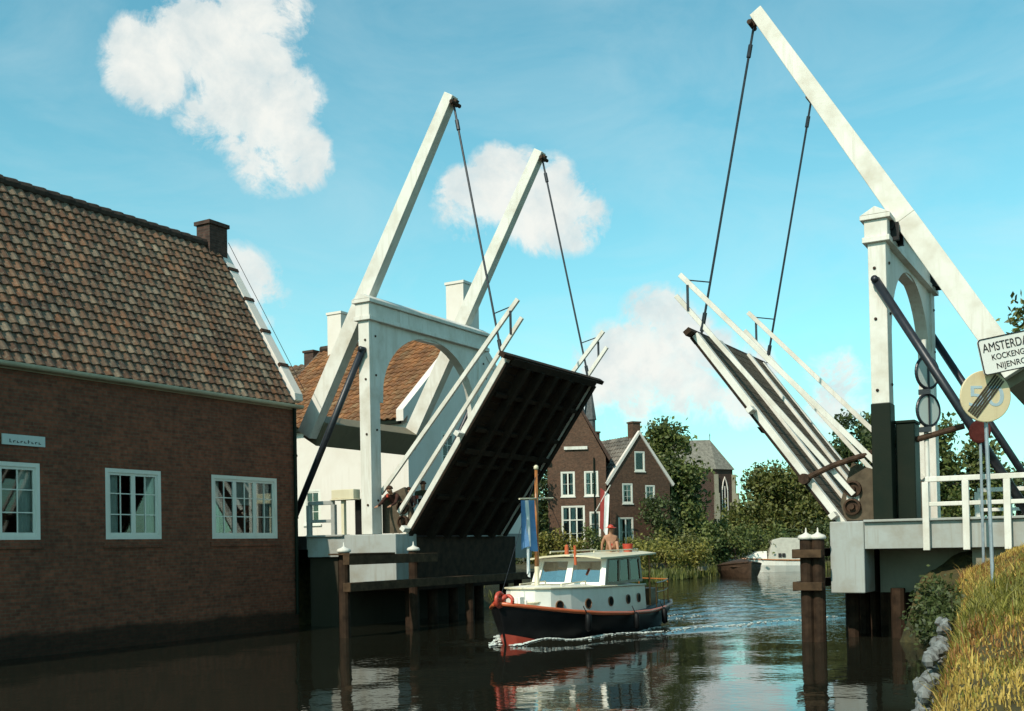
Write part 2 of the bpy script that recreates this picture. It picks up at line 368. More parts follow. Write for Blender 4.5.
# thin high veil
mp = N(nt, 'ShaderNodeMapping'); mp.inputs['Scale'].default_value = (3.5, 3.5, 9); mp.inputs['Rotation'].default_value = (.25, .15, .6); nt.links.new(dirv, mp.inputs['Vector'])
n2 = noise(nt, 1.3, 7, .6, mp.outputs[0], .6)
veil = ramp(nt, n2.outputs['Fac'], [(.42, (0, 0, 0)), (.8, (.3, .3, .3))])
sep = N(nt, 'ShaderNodeSeparateXYZ'); nt.links.new(dirv, sep.inputs[0])
hz = N(nt, 'ShaderNodeMapRange'); nt.links.new(sep.outputs['Z'], hz.inputs[0]); hz.inputs[1].default_value = .0; hz.inputs[2].default_value = .42; hz.inputs[3].default_value = .30; hz.inputs[4].default_value = 0
skyc = mixc(nt, hz.outputs[0], tint, (4.6, 7.2, 7.7))
skyc = mixc(nt, veil.outputs[0], skyc, (6.6, 8.0, 8.2))
n9 = noise(nt, 26, 6, .6, dirv, .2); cshade = ramp(nt, n9.outputs['Fac'], [(.32, (6.4, 7.1, 7.1)), (.62, (8.5, 8.6, 8.1))])
skyc = mixc(nt, den.outputs[0], skyc, cshade.outputs[0])
nt.links.new(skyc, bg.inputs['Color'])
S.view_settings.view_transform = 'Standard'; S.view_settings.look = 'None'; S.view_settings.exposure = .36; S.view_settings.gamma = 1
S.view_settings.use_curve_mapping = False
S.cycles.max_bounces = 6; S.cycles.transparent_max_bounces = 16; S.cycles.use_denoising = True

# ------------------------------------------------------------------ terrain and water
CANAL = [(-8.7, -80), (-8.7, -2.2), (-7.15, -2.2), (-7.15, 3.2), (-7.8, 4), (-8.7, 12), (-10.6, 24), (-11.5, 30), (-11.2, 34), (-12.0, 40), (-12.6, 46), (-12.2, 50),
         (40, 50), (90, 48), (90, 36), (40, 37), (3.5, 37), (4, 30), (5.6, 14), (6.1, 3), (6.5, -2.9), (7.3, -3.3), (7.8, -5.5), (8.13, -8), (8.52, -11.6), (9.15, -17), (10.3, -24), (11.3, -34), (11.5, -80)]
def canal_sd(P):
    """signed distance outside (+) / inside (-) the canal polygon, numpy"""
    A = np.array(CANAL, float); B = np.roll(A, -1, 0); d = np.full(len(P), 1e9); ins = np.zeros(len(P), bool)
    for a, b in zip(A, B):
        ab = b-a; t = np.clip(((P-a)@ab)/(ab@ab), 0, 1); q = a+t[:, None]*ab
        d = np.minimum(d, np.hypot(*(P-q).T))
        cond = ((a[1] > P[:, 1]) != (b[1] > P[:, 1]))
        xx = a[0]+(P[:, 1]-a[1])/(b[1]-a[1]+1e-12)*(b[0]-a[0]); ins ^= cond & (P[:, 0] < xx)
    return np.where(ins, -d, d)
def sst(a, b, x): t = np.clip((x-a)/(b-a), 0, 1); return t*t*(3-2*t)
def ground_h(P):
    x, y = P[:, 0], P[:, 1]; d = canal_sd(P)
    top = np.full(len(P), .75)
    left = (x < 0); road = np.exp(-np.maximum(np.abs(y)-4.5, 0)**2/40.)
    top = np.where(left, .75+1.5*road, top)
    top = np.where(left & (y < -3), 1.4, top)
    # right bank: mound near the bridge, lower towards the camera
    g = .32+.68*sst(-21.5, -13.5, y)
    mound = (1.3*sst(0, .55, d)+.68*sst(.3, 2.4, d))*g
    mound = np.where(y > 4, np.where(y < 14, 1.83-(y-4)*.1, .8)*sst(0, 2, d), mound)
    steep = sst(0, 1.6, d)
    h = np.where((~left) & (y < 36), mound, top*steep)
    lump = .06*np.sin(x*3.1+y*1.7)+.055*np.sin(x*1.3-y*2.6)+.045*np.sin(5.3*x+4.1*y)+.03*np.sin(8.1*x-6.3*y)
    h = h+np.where(d > 0, lump*np.clip(d, 0, 1), 0)
    h = np.where((np.abs(y) < 3.1) & (x > 6.0), np.minimum(h, 1.72+0*h), h)
    h = np.where((np.abs(y) < 2.6) & (x < -6.9) & (d > .2), np.minimum(h, 2.2), h)
    h = np.where(d <= 0, -.25-np.clip(-d, 0, 1)*1.2, h)
    return h
xs = np.concatenate([[-900, -400, -200, -120, -80, -60, -45], np.arange(-36, -12, 1.5), np.arange(-12, 3, .75), np.arange(3, 5.8, .5), np.arange(5.8, 14, .16), np.arange(14, 30, 1.2), [35, 50, 80, 120, 200, 400, 900]])
ys = np.concatenate([[-900, -400, -150, -80, -50, -36, -30, -27], np.arange(-25, -1.5, .18), np.arange(-1.5, 30, 1.), np.arange(30, 52, .8), np.arange(53, 80, 3), [90, 110, 150, 200, 300, 500, 900]])
gx, gy = np.meshgrid(xs, ys); P2 = np.stack([gx.ravel(), gy.ravel()], 1); H = ground_h(P2)
def grid_mesh(name, xs, ys, Hh, mat):
    nx, ny = len(xs), len(ys); gx, gy = np.meshgrid(xs, ys)
    me = bpy.data.meshes.new(name)
    idx = np.arange(nx*ny).reshape(ny, nx)
    fs = np.stack([idx[:-1, :-1], idx[:-1, 1:], idx[1:, 1:], idx[1:, :-1]], -1).reshape(-1, 4)
    me.from_pydata(np.stack([gx.ravel(), gy.ravel(), Hh], 1).tolist(), [], fs.tolist())
    me.materials.append(mat); me.polygons.foreach_set('use_smooth', [True]*len(me.polygons)); me.update()
    o = bpy.data.objects.new(name, me); COL.objects.link(o); return o
gm, gnt, gb = node_mat('ground_grass'); p = pos(gnt)
a1 = noise(gnt, .9, 6, .65, p); a2 = noise(gnt, 7, 5, .65, p)
r1 = ramp(gnt, a1.outputs['Fac'], [(.3, (.02, .022, .008)), (.5, (.055, .047, .014)), (.72, (.11, .08, .022))])
r2 = ramp(gnt, a2.outputs['Fac'], [(.3, (.45, .45, .45)), (.7, (1.25, 1.2, 1.1))])
cc = mixc(gnt, 1.0, r1.outputs[0], r2.outputs[0], 'MULTIPLY'); gnt.links.new(cc, gb.inputs['Base Color']); gb.inputs['Roughness'].default_value = .95
bump(gnt, gb, a2.outputs['Fac'], .8, .06)
tag(grid_mesh('ground', xs, ys, H, gm), kind='structure')

# water: a gently heaving sheet with the boat's wake raised in it
BOW = V((-.35, -6.2)); ST = V((-.4, .6))
wx = np.concatenate([[-60, -30, -16], np.arange(-9, 9, .11), np.arange(9, 14, .8), [20, 40, 60, 100]])
wy = np.concatenate([[-100, -60, -40, -30], np.arange(-24, 8, .11), np.arange(8, 24, .4), np.arange(24, 60, 1.5)])
gx, gy = np.meshgrid(wx, wy); X = gx.ravel(); Y = gy.ravel()
def wake_h(X, Y):
    h = np.zeros_like(X)
    for sgn, slope in ((1, .415), (-1, .38)):
        # a divergent crest leaving the bow and running astern
        s = Y-BOW.y; cx = BOW.x+sgn*(.25+slope*np.maximum(s, 0))
        dist = (X-cx)*sgn*math.cos(math.atan(slope))
        A = .085*np.exp(-np.maximum(s, 0)/14.)*sst(-.4, .6, s)
        wv = np.exp(-(dist/.30)**2)-.55*np.exp(-((dist+.55)/.38)**2)+.45*np.exp(-((dist+1.05)/.33)**2)-.3*np.exp(-((dist+1.6)/.36)**2)
        h += A*wv*(1+.25*np.sin(s*2.7+sgn))
    s = Y-ST.y; inside = sst(.2, 1.5, s)*np.exp(-((X-ST.x)/(1.2+.28*np.maximum(s, 0)))**2)*np.exp(-np.maximum(s, 0)/20)
    h += inside*(.03*np.sin(s*3.4)+.012*np.sin(7*X+3*Y)+.012*np.sin(-6*X+4.5*Y))
    return h
Hw = wake_h(X, Y)
Hw += .0025*np.sin(1.9*X+1.1*Y)+.002*np.sin(-1.2*X+2.4*Y+1)+.0015*np.sin(3.7*X+.6*Y)
wm, wnt, wb = node_mat('canal_water'); p = pos(wnt)
wb.inputs['Base Color'].default_value = (.012, .012, .008, 1); wb.inputs['Roughness'].default_value = .03; wb.inputs['IOR'].default_value = 1.33
mp = N(wnt, 'ShaderNodeMapping'); mp.inputs['Scale'].default_value = (1, 1, 1); wnt.links.new(p, mp.inputs['Vector'])
w1 = noise(wnt, 1.6, 3, .5, mp.outputs[0], .3); w2 = noise(wnt, 7, 2, .5, mp.outputs[0])
sp = N(wnt, 'ShaderNodeSeparateXYZ'); wnt.links.new(p, sp.inputs[0])
far = N(wnt, 'ShaderNodeMapRange'); far.interpolation_type = 'SMOOTHSTEP'; wnt.links.new(sp.outputs['Y'], far.inputs[0])
far.inputs[1].default_value = -6; far.inputs[2].default_value = 6; far.inputs[3].default_value = .10; far.inputs[4].default_value = 1.0
aa = N(wnt, 'ShaderNodeMath', operation='MULTIPLY_ADD'); wnt.links.new(w2.outputs['Fac'], aa.inputs[0]); aa.inputs[1].default_value = .35; wnt.links.new(w1.outputs['Fac'], aa.inputs[2])
bb = N(wnt, 'ShaderNodeMath', operation='MULTIPLY'); wnt.links.new(aa.outputs[0], bb.inputs[0]); wnt.links.new(far.outputs[0], bb.inputs[1])
bump(wnt, wb, bb.outputs[0], .45, .10)
tag(grid_mesh('water', wx, wy, Hw, wm), kind='structure')

# broken foam along the boat's wake
fm, fnt, fb = node_mat('foam'); p = pos(fnt)
fb.inputs['Base Color'].default_value = (.62, .66, .62, 1); fb.inputs['Roughness'].default_value = .7
mb = MB()
def foam_patch(cx, cy, r, n=6):
    z = float(wake_h(np.array([cx]), np.array([cy]))[0])+.012; a0 = random.random()*6
    el = random.uniform(.4, 1)
    ring = []
    for k in range(n):
        a = a0+2*math.pi*k/n; rr = r*random.uniform(.6, 1.2)
        ring.append(V((cx+rr*math.cos(a)*el, cy+rr*math.sin(a), z)))
    mb.prism(ring, (0, 0, 1), -.004, .006)
for sgn, slope, L, dens in ((1, .415, 9.5, 420), (-1, .38, 5, 240)):
    for i in range(dens):
        s = L*random.random()**1.6; cx = BOW.x+sgn*(.25+slope*s)+random.gauss(0, .05+.008*s); cy = BOW.y+s+random.gauss(0, .04)
        foam_patch(cx, cy, random.uniform(.012, .05)*(1.3-.06*s))
for i in range(260):   # foam hugging the hull
    s = random.random(); y = -6.0+6*s; hb = 1.15*min(1, (s*3.2))**.7
    for sgn in (1, -1): foam_patch(-.4+sgn*(hb+abs(random.gauss(.05, .05))), y, random.uniform(.012, .045))
for i in range(120): foam_patch(-.4+random.gauss(0, .6), .6+abs(random.gauss(0, 1.6)), random.uniform(.012, .04))
tag(mb.build('wake_foam', fm), 'broken white foam along the wake of the boat', 'foam', kind='stuff')

# ------------------------------------------------------------------ building helpers
def facade(mb, o, U, Nn, width, z0, z1, holes, depth=.18, mi=0, gable=None):
    """wall panel in plane through o spanned by U and Z with rectangular openings and reveals"""
    o, U, Nn = V(o), V(U), V(Nn); Z = V((0, 0, 1))
    us = sorted({0, width, *[h[0] for h in holes], *[h[1] for h in holes]}); zs = sorted({z0, z1, *[h[2] for h in holes], *[h[3] for h in holes]})
    P = lambda u, z, d=0: o+U*u+Z*z-Nn*d
    flip = U.cross(Z).dot(Nn) < 0
    def q(a, b, c, d): mb.add([a, b, c, d], [(0, 1, 2, 3) if not flip else (3, 2, 1, 0)], mi)
    for i in range(len(us)-1):
        for j in range(len(zs)-1):
            um, zm = (us[i]+us[i+1])/2, (zs[j]+zs[j+1])/2
            if any(h[0] < um < h[1] and h[2] < zm < h[3] for h in holes): continue
            q(P(us[i], zs[j]), P(us[i+1], zs[j]), P(us[i+1], zs[j+1]), P(us[i], zs[j+1]))
    for a, b, c, d in holes:
        q(P(a, c), P(a, c, depth), P(a, d, depth), P(a, d)) if False else q(P(a, c, depth), P(a, c), P(a, d), P(a, d, depth))
        q(P(b, c), P(b, c, depth), P(b, d, depth), P(b, d))
        q(P(a, c, depth), P(b, c, depth), P(b, c), P(a, c)); q(P(a, d), P(b, d), P(b, d, depth), P(a, d, depth))
    if gable is not None:
        mb.add([P(0, z1), P(width, z1), P(gable[0], gable[1])], [(0, 1, 2) if not flip else (2, 1, 0)], mi)
def window(parent, o, U, Nn, h, casements, cols, rows, local=True, inset=.07, fw=.085, sash=.05, mun=.022, curtain=(), mat=None, sill=True, drop=0, transom=None):
    o, U, Nn = V(o), V(U), V(Nn); Z = V((0, 0, 1)); a, b, c, d = h; mat = mat or M['white_clean']
    f = MB(); B = lambda u, z, w: f.obox(o, U, Nn, Z, u, w, z)
    w = (-inset, -inset+.07)
    B((a, a+fw), (c, d), w); B((b-fw, b), (c, d), w); B((a+fw, b-fw), (d-fw, d), w); B((a+fw, b-fw), (c, c+fw), w)
    if sill: B((a-.04, b+.04), (c-.07, c-.004), (-inset, .06))
    ia, ib, ic, id_ = a+fw, b-fw, c+fw, d-fw
    if transom: B((ia, ib), (transom, transom+.07), (-inset+.002, -inset+.062))
    cw = (ib-ia)/casements; ws = (-inset+.01, -inset+.05); wm_ = (-inset+.015, -inset+.04)
    for k in range(casements):
        s0, s1 = ia+k*cw, ia+(k+1)*cw
        B((s0, s0+sash), (ic, id_), ws); B((s1-sash, s1), (ic, id_), ws)
        B((s0+sash, s1-sash), (ic, ic+sash), ws); B((s0+sash, s1-sash), (id_-sash, id_), ws)
        for i in range(1, cols): u = s0+(s1-s0)*i/cols; B((u-mun/2, u+mun/2), (ic+sash, id_-sash), wm_)
        for j in range(1, rows): z = ic+(id_-ic)*j/rows; B((s0+sash, s1-sash), (z-mun/2, z+mun/2), (wm_[0]+.002, wm_[1]-.002))
    fo = f.build('window', mat, parent, local=local)
    g = MB(); g.obox(o, U, Nn, Z, (ia, ib), (-inset+.022, -inset+.028), (ic, id_)); g.build('pane', M['glass'], fo, local=local)
    for (u0, u1, v0, v1) in curtain:
        cm = MB(); n = 14; r0 = []; r1 = []
        for i in range(n+1):
            u = ia+(ib-ia)*(u0+(u1-u0)*i/n); wv = -inset-.06+.022*math.sin(i*2.4)
            r0.append(o+U*u+Nn*wv+Z*(ic+(id_-ic)*v0)); r1.append(o+U*u+Nn*wv+Z*(ic+(id_-ic)*v1))
        cm.loft([r0, r1], closed=False, caps=False); cm.build('curtain', M['curtain'], fo, smooth=True, local=local)
    return fo
def pantiles(name, mat, parent, o, U, Sv, Nn, Lu, Ls, pu=.29, ps=.285, amp=.045, local=True, clip=None):
    """real S-shaped tiles; o = eave corner, U along the eave, Sv up the slope, Nn the slope normal"""
    o, U, Sv, Nn = V(o), V(U), V(Sv), V(Nn); mb = MB(); nc = int(Lu/pu); nr = int(Ls/ps); pu = Lu/nc; ps = Ls/nr
    prof = [(0, .2), (.18, -.1), (.4, .25), (.62, 1.0), (.84, .95), (1.04, .35)]
    flip = U.cross(Sv).dot(Nn) < 0
    for r in range(nr):
        sh = 0 if r % 2 == 0 else 0
        for c in range(nc):
            j = random.gauss(0, .006); ju = random.gauss(0, .006); tw = random.gauss(0, .006)
            lo = []; hi = []; bt = []
            for t, h in prof:
                u = (c+t)*pu+ju
                lo.append(o+U*(u+tw)+Sv*(r*ps-.03+j)+Nn*(.055+amp*h))
                hi.append(o+U*(u-tw)+Sv*((r+1)*ps+.02)+Nn*(.012+amp*h))
                bt.append(lo[-1]-Nn*.035)
            n = len(prof); vs = lo+hi+bt; fs = [(k, k+1, n+k+1, n+k) for k in range(n-1)]+[(2*n+k, 2*n+k+1, k+1, k) for k in range(n-1)]
            if flip: fs = [f[::-1] for f in fs]
            mb.add(vs, fs, 0, uv=((c+.5)*.137+r*.031, (r+.5)*.091))
    # sarking sheet under the tiles
    a, b, c_, d = o-Nn*.02, o+U*Lu-Nn*.02, o+U*Lu+Sv*Ls-Nn*.02, o+Sv*Ls-Nn*.02
    mb.add([a, b, c_, d], [(0, 1, 2, 3) if not flip else (3, 2, 1, 0)], 0, uv=(.3, .2))
    return mb.build(name, mat, parent, local=local)

# ------------------------------------------------------------------ brick house on the left, standing in the water
HX, HY0, HY1 = -8.2, -20.0, -3.31; GUT, RZ, RW = 5.76, 10.12, 2.58
house = thing('brick_house', 'dark brown brick waterside house with long brown pantile roof and white window frames', 'house', (HX-RW, -11.6, 0))
wins = [(-12.62, -10.87, 1), (-9.30, -7.80, 2), (-6.28, -4.06, 3)]
mb = MB(); L = HY1-HY0
holes = [(a-HY0, b-HY0, 2.30, 3.81) for a, b, _ in wins]
facade(mb, (HX, HY0, 0), (0, 1, 0), (1, 0, 0), L, -.6, GUT, holes)
facade(mb, (HX, HY1, 0), (-1, 0, 0), (0, 1, 0), 2*RW, -.6, GUT, [], gable=(RW, RZ))
facade(mb, (HX-2*RW, HY0, 0), (1, 0, 0), (0, -1, 0), 2*RW, -.6, GUT, [], gable=(RW, RZ))
facade(mb, (HX-2*RW, HY1, 0), (0, -1, 0), (-1, 0, 0), L, -.6, GUT, [])
# soldier-course lintels and a rowlock under each window, 3 mm proud
mb.build('wall', M['brick'], house)
lint = MB()
for a, b, _ in wins:
    lint.mark().box((HX, a-.1, 3.815), (HX+.006, b+.1, 4.0)); lint.mark().box((HX, a-.06, 2.12), (HX+.03, b+.06, 2.225))
lint.each('window_trim', M['brick'], house)
for (a, b, n), cur in zip(wins, [((.0, .2, 0, 1), (.8, 1, 0, 1)), ((0, .24, 0, 1), (.78, 1, 0, 1)), ((0, .12, 0, 1), (.36, .64, .55, 1), (.85, 1, 0, 1))]):
    window(house, (HX, HY0, 0), (0, 1, 0), (1, 0, 0), (a-HY0, b-HY0, 2.30, 3.81), 2 if n < 3 else 3, 2, 3, local=False, curtain=cur, fw=.085, sash=.055, sill=False)
Sl = math.hypot(RW, RZ-GUT); Svec = V((-RW, 0, RZ-GUT)).normalized(); Nr = V((RZ-GUT, 0, RW)).normalized()
ro = pantiles('roof', M['tile'], house, (HX+.10, HY0, GUT-.02), (0, 1, 0), Svec, Nr, L-.22, Sl, .235, .245, .036, local=False)
pantiles('roof', M['tile'], house, (HX-2*RW-.10, HY0, GUT-.02), (0, 1, 0), V((RW, 0, RZ-GUT)).normalized(), V((-(RZ-GUT), 0, RW)).normalized(), L-.22, Sl, .235, .245, .036, local=False)
mb = MB(); n = int((L-.3)/.36)
for i in range(n):
    y0 = HY0+i*.36; mb.tube([(HX-RW+.04, y0, RZ+.07), (HX-RW+.04, y0+.38, RZ+.085)], [.13, .145], 10)
mb.build('ridge_cap', M['ridge'], house, smooth=False)
mb = MB()   # half round gutter on its fascia
g = []
for y in (HY0, HY1+.1):
    g.append([V((HX+.13+.075*math.cos(a), y, GUT-.05+.075*math.sin(a))) for a in np.linspace(math.pi, 2*math.pi, 9)]+[V((HX+.205, y, GUT-.03)), V((HX+.055, y, GUT-.03))])
mb.loft(g); mb.box((HX+.002, HY0, GUT-.15), (HX+.03, HY1+.02, GUT-.02)); mb.build('gutter', M['gutter'], house)
mb = MB()   # white plastered verge of the gable with iron cramps
pa = [V((HX+.12, HY1, GUT+.10)), V((HX+.10, HY1, GUT+.28)), V((HX-RW, HY1, RZ+.18)), V((HX-RW, HY1, RZ-.2)), V((HX-.04, HY1, GUT+.05))]
mb.mark().prism(pa, (0, 1, 0), -.14, .17)
pa2 = [V((2*(HX-RW)-p.x, p.y, p.z)) for p in pa]; mb.mark().prism(pa2[::-1], (0, 1, 0), -.14, .17)
vg = mb.each('verge', M['stucco'], house, bevel=.015)[0]
mb = MB()
for t in (.2, .42, .63, .83):
    q = V((HX+.16, HY1, GUT+.2)).lerp(V((HX-RW, HY1, RZ+.2)), t)
    mb.mark().obox(q, Svec, (0, 1, 0), Nr, (-.05, .05), (-.15, .18), (-.06, .02))
mb.each('cramp', M['rust'], vg)
mb = MB(); mb.tube([V((HX+.22, HY1+.1, GUT+.35)), V((HX-RW+.2, HY1+.1, RZ+.25))], .008, 6); mb.build('lightning_wire', M['black'], vg)
mb = MB(); cx = HX-RW
mb.box((cx-.24, HY1-.62, RZ-.55), (cx+.24, HY1+.02, RZ+.60)); mb.box((cx-.29, HY1-.67, RZ+.601), (cx+.29, HY1+.07, RZ+.70))
mb.build('chimney', M['brick_dark'], house)
mb = MB(); mb.tube([(HX+.07, HY1-.12, GUT-.1), (HX+.07, HY1-.12, .35)], .045, 10)
for z in (1.2, 2.8, 4.4): mb.tube([(HX+.07, HY1-.12, z), (HX+.07, HY1-.12, z+.05)], .06, 10)
mb.build('downpipe', M['green'], house)
# name board over the left window (its faded lettering cannot be read)
nb = thing('name_board', 'small pale blue name board fixed to the brick wall above the left window', 'sign', (HX, -11.2, 4.15))
mb = MB(); mb.box((HX+.004, -11.70, 4.14), (HX+.03, -10.76, 4.345)); mb.build('board', M['plate_blue'], nb)
mb = MB(); y = -11.55
for i in range(9):
    h = .07 if i in (0, 5) else .04; mb.box((HX+.031, y, 4.185), (HX+.034, y+.018, 4.185+h)); mb.box((HX+.031, y+.019, 4.185+(.03 if i % 2 else 0)), (HX+.034, y+.05, 4.197+(.03 if i % 2 else 0))); y += .08
mb.build('faded_lettering', M['letter'], nb)

# ------------------------------------------------------------------ the double drawbridge
HB, HW_, DZ, TOP = 6.32, 2.62, 2.36, 8.36
def drawbridge(s):
    side = 'left' if s < 0 else 'right'
    root = thing('drawbridge', 'white wooden lift bridge half beside the brick house, its raised deck showing a black underside' if s < 0 else
                 'white wooden lift bridge half above the grassy bank, its raised deck showing brown planking', 'drawbridge', (s*HB, 0, DZ), group='two halves of the double drawbridge')
    X = lambda a: s*a     # a = distance from mid canal
    # ---- portal: two posts and an arched header
    ph = MB()
    for sy in (-1, 1):
        y = sy*HW_
        if s > 0 : zb = DZ+2.28
        else: zb = DZ
        x0, x1 = sorted((X(HB-.17), X(HB+.17)))
        ph.mark().box((x0, y-.21, zb), (x1, y+.21, TOP-.45))
    mb0 = MB(); mb0.bar((X(HB), -HW_, TOP-.6), (X(HB), HW_, TOP-.6), .2, .2); po = mb0.build('portal', M['white'], root)
    ph.each('post', M['white'], po, bevel=.012)
    if s > 0:
        for sy in (-1, 1):
            mb = MB(); mb.box((HB-.185, sy*HW_-.225, DZ), (HB+.185, sy*HW_+.225, DZ+2.279)); 
            mb.build('post_foot', M['green'] if sy < 0 else M['white'], po, bevel=.012)
    yi = HW_-.211
    pts = [(-yi, TOP-.45), (-yi, 5.75)]
    rx = yi-.18; zs_ = 5.95; ry = 7.72-zs_
    pts += [(-yi+.18, 5.75)]
    for a in np.linspace(math.pi, 0, 25): pts.append((rx*math.cos(a), zs_+ry*math.sin(a)))
    pts += [(yi-.18, 5.75), (yi, 5.75), (yi, TOP-.45)]
    mb = MB(); x0, x1 = sorted((X(HB-.13), X(HB+.13)))
    # arch as quads between intrados and top line
    n = len(pts); half = pts[3:-3]
    for xx, fl in ((x0, False), (x1, True)):
        col = [(-yi, 5.75), (-yi+.18, 5.75)]
        low = [(-yi, 5.75), (-yi+.18, 5.75)]+half[1:-1]+[(yi-.18, 5.75), (yi, 5.75)]
        for (ya, za), (yb, zb_) in zip(low[:-1], low[1:]):
            q = [(xx, ya, za), (xx, yb, zb_), (xx, yb, TOP-.45), (xx, ya, TOP-.45)]
            mb.add(q, [(0, 1, 2, 3) if fl else (3, 2, 1, 0)])
    for (ya, za), (yb, zb_) in zip(low[:-1], low[1:]):
        mb.add([(x0, ya, za), (x1, ya, za), (x1, yb, zb_), (x0, yb, zb_)], [(3, 2, 1, 0)])
    mb.build('arch', M['white'], po)
    mb = MB()
    ye = HW_+.26
    mb.box((x0-.09, -ye, TOP-.449), (x1+.09, ye, TOP-.12)); mb.box((x0-.16, -ye-.06, TOP-.119), (x1+.16, ye+.06, TOP-.03))
    mb.box((x0-.13, -ye-.03, TOP-.56), (x1+.13, ye+.03, TOP-.451))
    # shallow weathered top
    mb.prism([V((x0-.16, 0, TOP-.029)), V((x1+.16, 0, TOP-.029)), V(((x0+x1)/2, 0, TOP+.13))], (0, 1, 0), -ye-.06, ye+.06)
    mb.build('cornice', M['white'], po, bevel=.01)
    # ---- balance beams, pivoting just behind the header
    al = rad(59.3); d = V((X(-math.cos(al)), 0, math.sin(al))); up = V((X(math.sin(al)), 0, math.cos(al)))
    piv = V((X(HB+.47), 0, TOP-.05)); by = HW_-.33
    for sy in (-1, 1):
        mb = MB(); p0 = piv+V((0, sy*by, 0))
        mb.bar(p0-d*3.75, p0+d*.0, .31, .46, up=up, w1=.31, h1=.43); mb.bar(p0+d*.001, p0+d*5.70, .31, .425, up=up, w1=.26, h1=.28)
        bo = mb.build('balance_beam', M['white'], root, bevel=.012)
        mb = MB(); t = p0+d*5.55
        mb.obox(t, d, (0, 1, 0), up, (-.07, .10), (-.06, .06), (-.26, -.13)); mb.tube([t-up*.22+V((0, -.2, 0)), t-up*.22+V((0, .2, 0))], .05, 10)
        mb.build('tip_shackle', M['rust'], bo)
        mb = MB(); mb.tube([p0-up*.30+V((0, -.34, 0)), p0-up*.30+V((0, .34, 0))], .10, 14)
        for k in (-1, 1): mb.box((p0.x-up.x*.3-.16, p0.y+k*.24-.05, TOP-.5), (p0.x-up.x*.3+.16, p0.y+k*.24+.05, p0.z-.1))
        mb.build('pivot_bearing', M['black'], root)
    # ---- iron bolts and straps on the posts
    mb = MB()
    for sy in (-1, 1):
        for z in (3.1, 4.9, 6.3, 7.3):
            if s > 0 and z < 4.7: continue
            mb.mark().lathe((X(HB-.05), sy*HW_-.212, z), [(0, .032), (.018, .03), (.03, .015)], 8, (0, -1, 0))
            mb.mark().lathe((HB*s+.171, sy*HW_+.05, z+.12), [(0, .032), (.018, .03), (.03, .015)], 8, (1, 0, 0))
    mb.each('bolt', M['rust'], po)
    # ---- counterweight box between the beam tails
    mb = MB(); c0 = piv-d*3.50
    mb.obox(c0, d, (0, 1, 0), up, (-.42, .28), (-by+.16, by-.16), (-.29, .24)); mb.build('counterweight', M['olive'], root, bevel=.015)
    # ---- the raised leaf
    lp = rad(53.9); a = V((X(-math.cos(lp)), 0, math.sin(lp))); nn = V((X(math.sin(lp)), 0, math.cos(lp))); hinge = V((X(HB-.82), 0, DZ)); LL = 5.2
    mb = MB(); np_ = 26
    for i in range(np_):   # cross planks
        mb.obox(hinge, a, (0, 1, 0), nn, (LL*i/np_+.006, LL*(i+1)/np_-.006), (-2.26, 2.26), (-.085+random.uniform(-.004, .004), -.02+random.uniform(-.004, .004)))
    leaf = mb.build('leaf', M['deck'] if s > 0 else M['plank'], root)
    mb = MB()
    for y in (-2.35, -1.5, -.75, 0, .75, 1.5, 2.35): mb.obox(hinge, a, (0, 1, 0), nn, (.05, LL-.1), (y-.085, y+.085), ((-.20, -.148) if abs(y) > 2 else (-.30, -.09)))
    mb.obox(hinge, a, (0, 1, 0), nn, (LL-.12, LL+.06), (-2.26, 2.26), (-.24, -.09))
    mb.obox(hinge, a, (0, 1, 0), nn, (LL*.5, LL*.5+.15), (-2.2, 2.2), (-.285, -.266))
    for y in (-1.875, -1.125, -.375, .375, 1.125, 1.875):
        for uu in (1.2, 2.2, 3.2, 4.2): mb.obox(hinge, a, (0, 1, 0), nn, (uu, uu+.1), (y-.27, y+.27), (-.22, -.095))
    mb.build('underframe', M['plank'], leaf)
    mb = MB()
    for sy in (-1, 1):
        y0, y1 = sorted((sy*2.27, sy*2.45)); mb.mark().obox(hinge, a, (0, 1, 0), nn, (-.5, LL-.02), (y0, y1), (-.145, .0))
    for uu in (LL*.57, .15):
        q = MB(); q.obox(hinge, a, (0, 1, 0), nn, (uu, uu+.12), (-2.72, -2.451), (-.16, -.02)); q.build('rail_bracket', M['white'], leaf, bevel=.01)
    mb.each('edge_girder', M['white'], leaf, bevel=.01)
    mb = MB()
    for y in (-1.03, 1.03): mb.mark().obox(hinge, a, (0, 1, 0), nn, (.1, LL-.02), (y-.085, y+.085), (-.015, .06))
    mb.each('kerb', M['white'], leaf, bevel=.012)
    mb = MB(); mb.obox(hinge, a, (0, 1, 0), nn, (LL-.01, LL+.10), (-2.72, 2.72), (-.19, -.03))
    mb.build('tip_bearer', M['timber'], leaf)
    mb = MB()   # heel: rusty quadrant plate with two bearing wheels
    for sy in (-1, 1):
        y0, y1 = sorted((sy*2.1, sy*2.2))
        mb.mark().prism([V((X(6.3), 0, 2.38)), V((X(5.45), 0, 2.38)), V((X(5.35), 0, 2.75)), V((X(5.6), 0, 3.55)), V((X(6.3), 0, 3.3))], (0, 1, 0), y0, y1)
    mb.each('heel_plate', M['deck'], leaf)
    mb = MB(); mb.bar((X(5.62), -2.215, 3.12), (X(5.60), -2.215, 2.56), .26, .02, up=(0, 1, 0)); mb.build('bearing_link', M['white'], leaf, bevel=.01)
    mb = MB()
    for z, xx in ((3.02, 5.62), (2.66, 5.60)):
        mb.mark().lathe((X(xx), -2.2, z), [(-.0, .17), (.10, .17), (.11, .13), (.05, .12), (.05, .06), (.16, .06)], 18, (0, -1, 0))
    mb.each('bearing_wheel', M['rust'], leaf)
